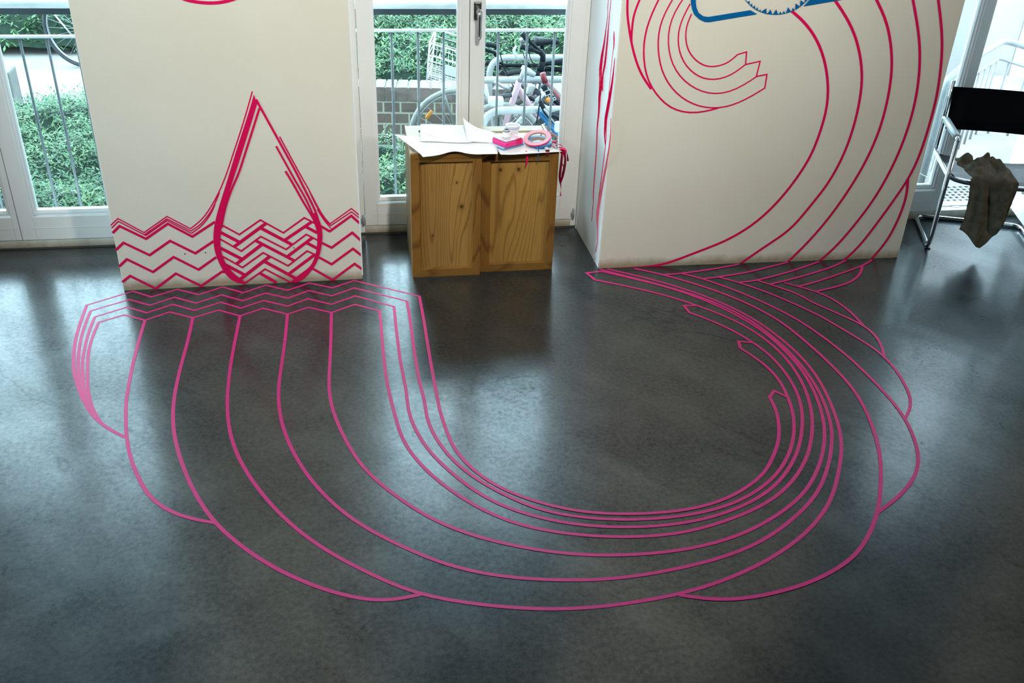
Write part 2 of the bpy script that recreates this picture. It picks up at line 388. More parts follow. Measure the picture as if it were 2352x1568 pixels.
# ---------------------------------------------------------------- tape traces, measured on the floor (x, y) and
# on each pillar (distance along its foot, height), in tenths of a millimetre
TAPE = {}
TAPE['floor'] = [
  (10, 'pink zigzag tape on the floor, the row closest to the left pillar', '-11452 38039 -9776 39141 -8902 38524 -7934 39141 -6939 38564 -5994 39192 -5070 38559 -4137 39195 -3173 38611 -2233 39221 -1224 38663 -254 39291 2550 37514'),
  (10, 'pink zigzag tape on the floor, second row out from the left pillar', '-11187 37508 -9797 38375 -8861 37768 -7938 38399 -6976 37783 -5975 38439 -5033 37808 -4108 38433 -3128 37861 -2255 38490 -1245 37898 -267 38561 1977 37113'),
  (10, 'pink zigzag tape on the floor, third row out from the left pillar', '-10917 36956 -9779 37693 -8871 37102 -7926 37754 -6949 37128 -5936 37761 -5063 37150 -4145 37734 -3115 37136 -2270 37723 -1260 37122 -239 37802 1396 36666'),
  (10, 'pink zigzag tape on the floor, row furthest from the left pillar', '-10671 36488 -9760 37020 -8843 36461 -7959 37087 -6947 36482 -5959 37053 -5028 36461 -4129 37038 -3087 36420 -2238 36942 -1259 36380 -265 37015 766 36344'),
  (13, 'outermost curved pink tape at the far left of the floor, joining the next line', '-11452 38039 -11442 37726 -11431 37413 -11420 37099 -11406 36786 -11390 36473 -11371 36160 -11348 35847 -11322 35535 -11290 35223 -11251 34912 -11206 34602 -11155 34292 -11100 33983 -11042 33675 -10977 33369 -10904 33064 -10823 32761 -10733 32461 -10636 32163 -10532 31867 -10421 31574 -10305 31283 -10186 30992 -10063 30704 -9931 30420 -9790 30140 -9638 29866 -9473 29600 -9295 29343 -9102 29096 -8894 28863 -8671 28643 -8435 28437 -8192 28239'),
  (12, 'second curved pink tape from the far left of the floor, merging into the outermost one', '-11187 37508 -11185 37186 -11182 36864 -11176 36542 -11165 36221 -11148 35899 -11124 35578 -11095 35257 -11060 34937 -11019 34618 -10974 34299 -10924 33981 -10869 33664 -10807 33348 -10737 33034 -10659 32721 -10576 32410 -10487 32100 -10394 31792 -10293 31487 -10182 31184 -10062 30886 -9934 30590 -9801 30297 -9666 30004'),
  (12, 'third curved pink tape from the far left of the floor, between two near-parallel ones', '-10917 36956 -10914 36646 -10910 36336 -10904 36026 -10894 35716 -10877 35406 -10855 35097 -10827 34788 -10796 34479 -10763 34171 -10725 33863 -10681 33556 -10628 33251 -10567 32947 -10500 32644 -10428 32342 -10353 32041 -10274 31741 -10189 31443 -10097 31147 -9994 30855 -9880 30567 -9757 30283 -9628 30000'),
  (12, 'innermost of the four curved pink tapes bunched at the far left of the floor', '-10671 36488 -10675 36175 -10678 35861 -10678 35548 -10673 35235 -10658 34922 -10635 34609 -10604 34298 -10564 33987 -10517 33677 -10462 33369 -10404 33061 -10343 32753 -10281 32446 -10215 32140 -10146 31834 -10072 31530 -9993 31226 -9907 30925 -9814 30626 -9710 30330 -9595 30039 -9466 29754 -9324 29475 -9173 29201'),
  (13, 'leftmost long pink tape dropping from a zigzag valley and hooking right into its neighbour', '-8849 36441 -8843 36133 -8836 35825 -8830 35516 -8822 35208 -8815 34900 -8806 34591 -8797 34283 -8786 33975 -8775 33667 -8762 33359 -8748 33051 -8731 32743 -8712 32435 -8691 32127 -8669 31820 -8646 31512 -8620 31205 -8592 30898 -8560 30591 -8522 30285 -8477 29980 -8427 29676 -8373 29373 -8316 29069 -8257 28767 -8195 28465 -8127 28164 -8053 27865 -7972 27567 -7884 27272 -7789 26979 -7686 26688 -7576 26400 -7460 26115 -7337 25832 -7207 25552 -7067 25278 -6912 25013 -6738 24760 -6544 24524 -6329 24306 -6094 24109 -5843 23934 -5578 23780 -5301 23648 -5016 23533 -4726 23429'),
  (13, 'second long pink floor tape from the left, ending at the bottom edge of the figure', '-6945 36461 -6938 36156 -6932 35852 -6926 35548 -6921 35243 -6917 34939 -6915 34635 -6915 34330 -6918 34026 -6922 33721 -6927 33417 -6930 33113 -6932 32808 -6933 32504 -6931 32199 -6929 31895 -6924 31590 -6918 31286 -6909 30982 -6896 30678 -6878 30374 -6854 30071 -6825 29768 -6789 29465 -6748 29164 -6701 28863 -6647 28564 -6586 28266 -6519 27969 -6444 27674 -6364 27380 -6279 27088 -6190 26797 -6097 26507 -6000 26218 -5900 25931 -5794 25646 -5684 25362 -5567 25081 -5444 24803 -5315 24527 -5181 24254 -5040 23984 -4892 23718 -4735 23458 -4568 23204 -4392 22956 -4207 22714 -4016 22478 -3819 22246 -3616 22019 -3408 21797 -3193 21582 -2972 21373 -2744 21172 -2509 20978 -2269 20792 -2022 20613 -1771 20442 -1513 20281 -1250 20129 -980 19988 -704 19861 -421 19753 -131 19670 164 19620 463 19606 764 19626 1064 19668 1364 19722'),
  (12.5, 'lowest sweeping pink floor tape, third from the left, curving up to the right pillar corner', '-5036 36430 -5044 35936 -5051 35442 -5059 34947 -5066 34453 -5072 33958 -5077 33464 -5079 32969 -5076 32475 -5068 31981 -5053 31487 -5033 30993 -5005 30499 -4968 30006 -4921 29514 -4860 29024 -4784 28535 -4690 28051 -4577 27570 -4444 27095 -4290 26626 -4116 26164 -3924 25708 -3718 25259 -3498 24817 -3265 24381 -3018 23953 -2757 23534 -2479 23126 -2184 22729 -1873 22346 -1545 21978 -1199 21625 -840 21287 -469 20961 -93 20646 290 20342 684 20059 1096 19805 1531 19586 1985 19398 2451 19235 2924 19090 3402 18962 3883 18850 4368 18757 4856 18685 5347 18636 5840 18611 6333 18609 6827 18626 7320 18659 7812 18704 8301 18766 8787 18849 9269 18955 9745 19084 10216 19233 10680 19400 11137 19588 11586 19795 12024 20021 12452 20267 12869 20532 13271 20818 13658 21124 14027 21451 14376 21799 14702 22168 15003 22558 15285 22963 15553 23378 15810 23799 16057 24220 16285 24645 16491 25076 16672 25519 16830 25975 16969 26445 17093 26922 17204 27404 17303 27889 17388 28376 17455 28865 17502 29356 17525 29849 17522 30342 17492 30834 17435 31324 17355 31811 17255 32295 17138 32775 17003 33250 16844 33717 16658 34172 16442 34615 16199 35043 15932 35457 15643 35858 15335 36243 15008 36612 14664 36967 14307 37308 13939 37637 13560 37955 13171 38259 12773 38552 12368 38834 11957 39110 11545 39383'),
  (12.5, 'sweeping pink floor tape just inside the lowest one, fourth from the left', '-3087 36420 -3088 35953 -3089 35486 -3091 35020 -3096 34553 -3104 34087 -3114 33620 -3127 33154 -3142 32687 -3157 32221 -3171 31754 -3181 31288 -3183 30821 -3172 30355 -3146 29892 -3103 29435 -3046 28984 -2974 28538 -2885 28092 -2779 27645 -2656 27198 -2518 26752 -2366 26311 -2199 25876 -2017 25447 -1818 25025 -1603 24612 -1370 24208 -1120 23815 -851 23435 -563 23070 -254 22722 73 22392 415 22075 767 21769 1128 21473 1498 21191 1882 20928 2280 20689 2694 20477 3121 20294 3560 20139 4007 20010 4460 19904 4918 19815 5379 19742 5842 19684 6305 19644 6769 19626 7232 19631 7694 19658 8155 19702 8617 19759 9077 19829 9536 19912 9992 20011 10442 20129 10886 20269 11321 20434 11745 20626 12156 20843 12554 21085 12939 21343 13312 21613 13672 21892 14017 22185 14344 22498 14653 22836 14944 23196 15219 23573 15479 23960 15725 24356 15959 24760 16177 25172 16377 25592 16553 26022 16706 26462 16836 26909 16946 27362 17040 27819 17115 28279 17172 28741 17210 29205 17231 29671 17234 30137 17219 30603 17185 31068 17130 31530 17057 31990 16967 32448 16862 32902 16738 33350 16588 33789 16407 34215 16195 34627 15958 35028 15700 35415 15422 35789 15124 36145 14805 36483 14468 36804 14119 37113 13761 37412 13396 37702 13026 37984 12651 38262 12276 38540 11904 38821 11536 39108 11172 39399'),
  (12.5, 'sweeping pink floor tape, fifth from the left, straight at top then bending right', '-1259 36380 -1262 35945 -1266 35510 -1270 35076 -1274 34641 -1279 34206 -1285 33771 -1293 33337 -1301 32902 -1311 32467 -1323 32033 -1335 31598 -1342 31163 -1341 30729 -1326 30295 -1295 29862 -1247 29430 -1183 29001 -1103 28574 -1009 28150 -904 27728 -789 27309 -664 26893 -528 26480 -378 26073 -208 25674 -15 25287 202 24912 439 24549 689 24194 950 23845 1220 23505 1504 23177 1805 22866 2126 22575 2465 22306 2821 22058 3190 21830 3571 21621 3960 21429 4358 21255 4762 21096 5173 20955 5589 20832 6010 20729 6436 20646 6866 20584 7298 20540 7731 20511 8165 20498 8599 20503 9033 20526 9465 20570 9894 20635 10319 20722 10738 20832 11150 20966 11554 21123 11950 21302 12336 21500 12714 21715 13082 21944 13439 22190 13781 22456 14104 22744 14407 23053 14693 23379 14963 23720 15218 24071 15458 24433 15684 24804 15895 25183 16088 25572 16263 25969 16420 26374 16560 26785 16683 27201 16791 27622 16883 28046 16960 28474 17021 28904 17065 29336 17091 29769 17096 30203 17081 30637 17048 31070 16999 31501 16935 31931 16854 32358 16754 32780 16632 33196 16486 33603 16313 34000 16120 34388 15909 34766 15684 35134 15445 35490 15190 35835 14920 36171 14636 36497 14339 36813 14027 37113 13699 37396 13357 37663 13006 37919 12651 38171 12296 38421 11939 38669 11581 38916 11221 39160'),
  (12.5, 'sweeping pink floor tape ending in the arrow tip nearest the right pillar corner', '766 36344 768 35942 770 35539 772 35137 773 34734 772 34331 771 33929 770 33526 769 33124 770 32721 774 32319 780 31916 789 31514 801 31111 818 30709 840 30307 868 29906 902 29505 940 29104 980 28703 1019 28303 1060 27903 1112 27505 1183 27111 1278 26722 1396 26338 1536 25962 1694 25592 1871 25231 2065 24880 2276 24538 2502 24205 2742 23882 2995 23570 3262 23270 3545 22984 3844 22717 4161 22473 4496 22254 4848 22063 5213 21898 5589 21756 5972 21634 6360 21529 6752 21440 7148 21367 7546 21309 7946 21267 8347 21243 8748 21238 9149 21256 9546 21300 9941 21369 10331 21459 10718 21566 11102 21686 11482 21819 11856 21966 12222 22131 12578 22316 12922 22523 13252 22750 13567 22999 13867 23266 14153 23549 14425 23845 14682 24153 14924 24474 15149 24806 15359 25149 15556 25500 15742 25857 15916 26219 16077 26588 16222 26962 16351 27343 16465 27729 16565 28118 16651 28511 16721 28907 16774 29305 16810 29706 16829 30107 16829 30509 16809 30910 16766 31309 16702 31706 16616 32098 16509 32485 16380 32865 16228 33237 16054 33598 15856 33947 15637 34282 15397 34604 15141 34913 14874 35214 14599 35508 14317 35796 14027 36074 13727 36341 13416 36595 13095 36837 12765 37068 12430 37290 12090 37505 11746 37716 11400 37921 11051 38121 10700 38319 10462 39055 11221 39160'),
  (12.5, 'sweeping pink floor tape ending in the second arrow tip from the right pillar corner', '1396 36666 1393 36324 1390 35982 1388 35639 1386 35297 1385 34955 1385 34612 1385 34270 1387 33927 1389 33585 1392 33243 1396 32900 1402 32558 1409 32216 1419 31873 1431 31531 1446 31189 1462 30847 1477 30505 1488 30163 1493 29821 1493 29479 1495 29136 1504 28795 1528 28455 1569 28116 1627 27779 1698 27444 1781 27112 1876 26783 1985 26459 2108 26141 2246 25828 2397 25521 2558 25220 2728 24923 2907 24631 3094 24344 3292 24066 3504 23798 3731 23544 3975 23306 4236 23087 4511 22885 4798 22699 5094 22529 5399 22375 5712 22237 6031 22115 6356 22009 6685 21918 7019 21842 7355 21780 7693 21731 8033 21695 8375 21673 8717 21663 9059 21667 9400 21685 9740 21717 10079 21765 10414 21829 10746 21910 11074 22007 11397 22119 11714 22246 12026 22387 12330 22543 12625 22715 12909 22903 13182 23108 13443 23329 13691 23564 13927 23811 14154 24067 14371 24332 14578 24604 14774 24884 14957 25172 15131 25467 15295 25767 15451 26072 15600 26380 15739 26693 15866 27010 15980 27332 16079 27660 16163 27991 16232 28326 16286 28663 16326 29003 16351 29344 16362 29686 16359 30028 16341 30369 16306 30709 16253 31046 16180 31379 16088 31708 15977 32031 15850 32347 15708 32658 15554 32963 15388 33262 15208 33551 15013 33829 14803 34096 14581 34355 14351 34607 14117 34857 14059 35497 14638 35467'),
  (12.5, 'sweeping pink floor tape ending in the third arrow tip from the right pillar corner', '1977 37113 1982 36810 1988 36507 1994 36204 1998 35901 2002 35598 2004 35295 2005 34992 2005 34689 2004 34386 2002 34083 2000 33780 1999 33477 1997 33174 1997 32871 1997 32568 1999 32265 2002 31962 2007 31659 2013 31356 2021 31053 2032 30750 2047 30447 2066 30145 2087 29842 2106 29542 2117 29245 2119 28953 2118 28662 2123 28370 2143 28074 2179 27776 2229 27477 2291 27181 2364 26887 2449 26596 2545 26309 2653 26027 2773 25749 2906 25477 3052 25212 3210 24955 3382 24706 3564 24465 3757 24231 3959 24006 4168 23786 4383 23573 4606 23369 4838 23175 5081 22995 5335 22833 5600 22689 5874 22562 6155 22451 6442 22355 6733 22272 7027 22201 7324 22143 7623 22095 7924 22056 8225 22027 8527 22008 8830 21997 9133 21997 9435 22008 9737 22031 10037 22065 10333 22110 10626 22167 10914 22236 11199 22320 11482 22420 11760 22536 12032 22667 12298 22811 12557 22968 12809 23136 13052 23316 13286 23507 13510 23710 13723 23925 13926 24149 14119 24382 14303 24623 14477 24870 14641 25124 14796 25385 14941 25650 15076 25921 15202 26197 15317 26476 15422 26760 15514 27048 15597 27340 15669 27634 15732 27930 15786 28228 15830 28528 15863 28828 15883 29130 15886 29432 15869 29733 15831 30033 15772 30328 15694 30620 15600 30907 15493 31190 15377 31470 15256 31748 15382 32273 15912 32106'),
  (12.5, 'innermost sweeping pink floor tape, ending in the lowest arrow tip', '2550 37514 2555 37210 2559 36907 2563 36603 2567 36300 2570 35996 2573 35692 2575 35389 2575 35085 2575 34781 2574 34478 2573 34174 2572 33870 2572 33567 2571 33263 2571 32959 2572 32656 2572 32352 2574 32048 2575 31745 2578 31441 2580 31138 2583 30834 2587 30530 2592 30226 2597 29923 2601 29620 2606 29320 2611 29023 2621 28728 2637 28431 2660 28133 2688 27831 2719 27529 2754 27227 2796 26927 2848 26628 2917 26334 3003 26044 3105 25759 3223 25479 3355 25206 3502 24942 3665 24687 3844 24443 4038 24211 4248 23993 4471 23789 4707 23599 4952 23421 5206 23254 5466 23099 5732 22953 6005 22821 6284 22703 6569 22602 6859 22517 7154 22447 7452 22389 7752 22342 8053 22306 8355 22279 8658 22262 8962 22254 9265 22256 9568 22270 9870 22296 10170 22338 10467 22396 10761 22471 11049 22562 11333 22669 11609 22792 11878 22932 12139 23085 12394 23250 12641 23425 12877 23614 13098 23818 13304 24039 13496 24273 13678 24516 13853 24764 14022 25016 14182 25273 14329 25538 14462 25809 14582 26088 14690 26371 14788 26658 14875 26949 14947 27243 15000 27540 15035 27840 15058 28141 15410 28538 15746 28091'),
  (13, 'long pink floor tape forming the big lower right bulge of the figure', '8516 18755 8803 18652 9094 18561 9390 18489 9690 18438 9993 18408 10298 18400 10603 18411 10907 18438 11210 18480 11511 18531 11811 18591 12108 18661 12402 18744 12693 18839 12979 18946 13260 19065 13537 19196 13806 19339 14068 19497 14319 19669 14559 19857 14788 20059 15006 20272 15216 20495 15418 20725 15613 20960 15803 21200 15984 21446 16157 21698 16321 21956 16478 22218 16631 22483 16780 22750 16927 23019 17070 23289 17209 23562 17342 23837 17469 24116 17589 24397 17701 24681 17805 24969 17901 25259 17991 25552 18075 25846 18155 26141 18230 26438 18301 26735 18364 27035 18418 27335 18464 27638 18500 27941 18525 28246 18539 28551 18542 28857 18533 29162 18516 29468 18492 29773 18464 30077 18433 30382 18397 30686 18357 30989 18313 31292 18264 31594 18212 31895 18157 32196 18099 32497 18039 32797 17973 33095 17898 33392 17810 33684 17707 33971 17590 34252 17461 34530 17324 34803 17179 35072 17023 35335 16856 35591 16680 35840 16497 36085 16309 36327 16115 36563 15914 36793 15705 37015 15488 37230 15267 37442 15044 37652 14819 37859 14590 38061 14356 38257 14116 38446 13872 38630 13623 38807 13370 38976 13110 39135 12846 39289'),
  (12.5, 'pink floor tape forming the bulge at the far right, above the big lower one', '15934 21399 16200 21550 16463 21705 16723 21865 16977 22033 17226 22210 17468 22396 17702 22592 17926 22798 18140 23015 18339 23245 18524 23487 18691 23741 18841 24005 18974 24279 19091 24561 19196 24847 19290 25137 19375 25431 19449 25727 19513 26025 19564 26326 19603 26628 19630 26932 19646 27237 19654 27542 19654 27847 19648 28152 19637 28457 19622 28762 19603 29067 19581 29372 19555 29676 19526 29980 19491 30283 19450 30586 19402 30887 19347 31188 19286 31487 19220 31785 19149 32082 19075 32378 18996 32673 18912 32967 18819 33257 18716 33544 18602 33827 18478 34105 18347 34381 18209 34653 18063 34921 17909 35185 17748 35444 17582 35700 17412 35953 17238 36205 17060 36452 16875 36695 16684 36933 16486 37166 16285 37394 16080 37615 15872 37828 15656 38031 15430 38223 15192 38408 14947 38587'),
  (12, 'pink floor tape forming the third bulge up on the right side', '19562 26241 19770 26469 19969 26702 20153 26946 20315 27205 20451 27478 20561 27762 20652 28055 20728 28353 20795 28654 20851 28956 20897 29260 20929 29566 20947 29873 20948 30180 20931 30486 20895 30790 20838 31091 20762 31388 20670 31682 20569 31972 20462 32261 20353 32549 20244 32837 20135 33125 20024 33412 19907 33696 19781 33976 19642 34249 19492 34516 19336 34780 19176 35043 19015 35305 18850 35565 18680 35821 18501 36071 18313 36315 18120 36554 17921 36789 17717 37019 17507 37244 17288 37459 17061 37665 16826 37864 16588 38059'),
  (12, 'pink floor tape forming the fourth bulge up on the right, with a short loop', '20895 30336 21016 30633 21132 30932 21236 31235 21320 31543 21379 31857 21407 32175 21399 32493 21347 32804 21248 33104 21112 33391 20955 33669 20791 33945 20625 34220 20454 34491 20280 34760 20112 35032 19963 35313 19834 35603 19705 35891 19551 36165 19364 36420 19153 36660 18934 36895 18712 37127 18490 37358 18267 37589'),
  (12, 'pink floor tape forming the small uppermost bulge at the right', '21309 32962 21312 33176 21316 33390 21318 33604 21318 33818 21311 34032 21295 34245 21271 34458 21239 34669 21197 34879 21146 35087 21084 35291 21008 35490 20917 35684 20813 35870 20696 36048 20565 36217 20423 36376 20270 36525 20111 36668 19949 36808 19786 36947 19622 37085 19458 37223'),
  (12, 'short red floor tape from the right pillar foot, leftmost herringbone line', '18026 39281 17783 39216 17542 39151 17301 39085 17059 39021 16814 38959 16564 38900 16304 38843 16032 38787 15757 38733 15487 38683 15233 38639 15002 38603 14798 38576 14616 38557 14449 38544 14289 38535 14129 38525 13962 38512'),
  (12, 'short red floor tape from the right pillar foot, second herringbone line from the left', '20543 39300 20153 39155 19756 39004 19358 38853 18969 38709 18597 38577 18250 38463 17923 38369 17609 38290 17312 38223 17036 38166 16786 38117 16565 38073 16385 38038 16242 38015 16126 37999 16022 37988 15918 37976 15802 37960'),
  (12, 'short red floor tape from the right pillar foot, third herringbone line from the left', '22110 39209 21789 39053 21469 38894 21148 38734 20827 38578 20506 38428 20186 38287 19856 38150 19513 38015 19169 37885 18840 37766 18536 37663 18272 37580 18056 37522 17880 37488 17730 37469 17593 37458 17457 37446 17307 37427'),
  (12, 'short red floor tape from the right pillar foot, fourth herringbone line from the left', '23512 39233 23340 39123 23178 39015 23017 38906 22844 38796 22650 38682 22423 38562 22156 38433 21855 38297 21533 38156 21200 38016 20869 37880 20551 37753 20246 37637 19943 37528 19642 37423 19341 37321 19041 37219 18740 37114'),
  (12, 'short red floor tape from the right pillar foot, fifth herringbone line from the left', '24842 39165 24656 39012 24466 38865 24270 38727 24066 38600 23856 38484 23642 38374 23427 38267 23210 38162 22993 38059 22776 37956 22558 37855 22340 37753 22122 37652 21903 37551 21685 37451 21465 37352 21246 37254 21025 37159 20802 37068 20578 36981 20352 36900 20124 36825 19894 36753'),
  (12, 'short hooked red tape curling off the rightmost herringbone line', '24055 38577 23957 38413 23858 38250 23756 38089 23648 37933 23531 37782 23407 37637 23277 37499 23139 37367 22995 37242 22844 37127 22686 37020 22522 36923 22354 36835 22181 36754 22006 36679 21828 36611 21648 36547 21467 36487 21285 36429 21103 36373 20921 36317 20739 36261 20557 36204'),
]
TAPE['pier1'] = [
  (5.5, 'thin red tape, top zigzag line left of the drop, running up its left side', '-30 3081 310 3377 1249 2696 2276 3393 3149 2790 3385 2962 3607 3149 3809 3358 3990 3588 4157 3829 4316 4076 4467 4328 4611 4584 4745 4845 4869 5109 4987 5375 5100 5641 5213 5909 5327 6178 5441 6449 5555 6720 5667 6991 5778 7263 5887 7535 5994 7809 6098 8083 6201 8358 6303 8633'),
  (5.5, 'thin red tape, second line of the zigzags left of the drop', '-13 2960 308 3250 1246 2595 2260 3280 3154 2682 3236 2734 3319 2785 3400 2838 3479 2894 3555 2955 3627 3020 3696 3088 3763 3159 3827 3231 3890 3305 3952 3380 4012 3457 4069 3535 4123 3616 4175 3698 4224 3782 4271 3867 4317 3953 4362 4039 4406 4125 4449 4212 4489 4301 4529 4389'),
  (5.5, 'thin red tape, third line of the zigzags left of the drop', '1269 2544 2255 3202 3165 2573 3227 2616 3289 2658 3351 2700 3413 2744 3473 2788 3532 2835 3588 2884 3643 2936 3696 2989 3748 3043 3799 3099 3848 3155 3896 3213 3942 3273 3986 3333 4029 3395 4070 3458 4110 3522 4148 3587 4183 3653 4216 3720 4249 3788 4282 3856'),
  (5.5, 'thin red tape, top line right of the drop, peaking by the pillar edge', '7206 6742 7279 6567 7353 6391 7427 6215 7500 6039 7574 5864 7648 5688 7721 5512 7795 5337 7870 5162 7946 4987 8023 4813 8101 4639 8178 4464 8252 4289 8323 4112 8393 3935 8464 3758 8537 3582 8613 3407 8695 3236 8788 3070 8892 2912 9005 2759 9966 3440 10280 3127'),
  (5.5, 'thin red tape just under the top line right of the drop', '8211 4395 8237 4316 8264 4237 8290 4158 8316 4078 8343 3999 8371 3921 8399 3842 8428 3764 8459 3686 8491 3609 8524 3532 8557 3456 8591 3380 8625 3304 8661 3228 8697 3153 8734 3078 8775 3006 8820 2936 8869 2868 8922 2803 8976 2740 9030 2676 9959 3287 10280 2991'),
  (5, 'shortest thin red tape right of the drop', '8507 3473 8545 3392 8582 3311 8620 3230 8658 3149 8698 3069 8740 2990 8785 2914 8832 2839 8881 2765 8930 2691 8980 2617 9029 2543'),
  (11, 'upper thick red zigzag tape on the left pillar, left of the drop', '-15 2732 316 3037 1280 2406 2260 3059 3177 2420 4187 3062'),
  (11, 'second thick red zigzag tape down, left of the drop', '-23 1939 346 2269 1309 1638 2243 2267 3198 1632 4028 2168'),
  (11, 'third thick red zigzag tape down, left of the drop', '-13 1166 358 1494 1329 832 2282 1500 3233 843 4049 1410'),
  (11, 'lowest thick red zigzag tape, left of the drop', '-3 415 363 697 1318 20 2262 706 3243 40 4215 699 4308 648'),
  (11, 'upper thick red zigzag tape on the left pillar, right of the drop', '8602 2673 8970 2409 9943 3105 10285 2740'),
  (11, 'second thick red zigzag tape down, right of the drop', '8600 1873 9006 1619 9943 2301 10292 1917'),
  (11, 'third thick red zigzag tape down, right of the drop', '8425 1180 8957 807 9938 1524 10292 1174'),
  (11, 'lowest thick red zigzag tape, right of the drop', '8125 631 8954 20 9970 778 10295 488'),
  (12, 'red arc tape at the very top of the left pillar', '3813 12348 3922 12292 4033 12240 4147 12194 4263 12155 4382 12125 4502 12102 4624 12083 4746 12069 4868 12058 4991 12050 5113 12048 5236 12050 5358 12059 5480 12073 5601 12093 5721 12119 5840 12150 5958 12185 6074 12226 6189 12269 6302 12315 6416 12363 6529 12411'),
]
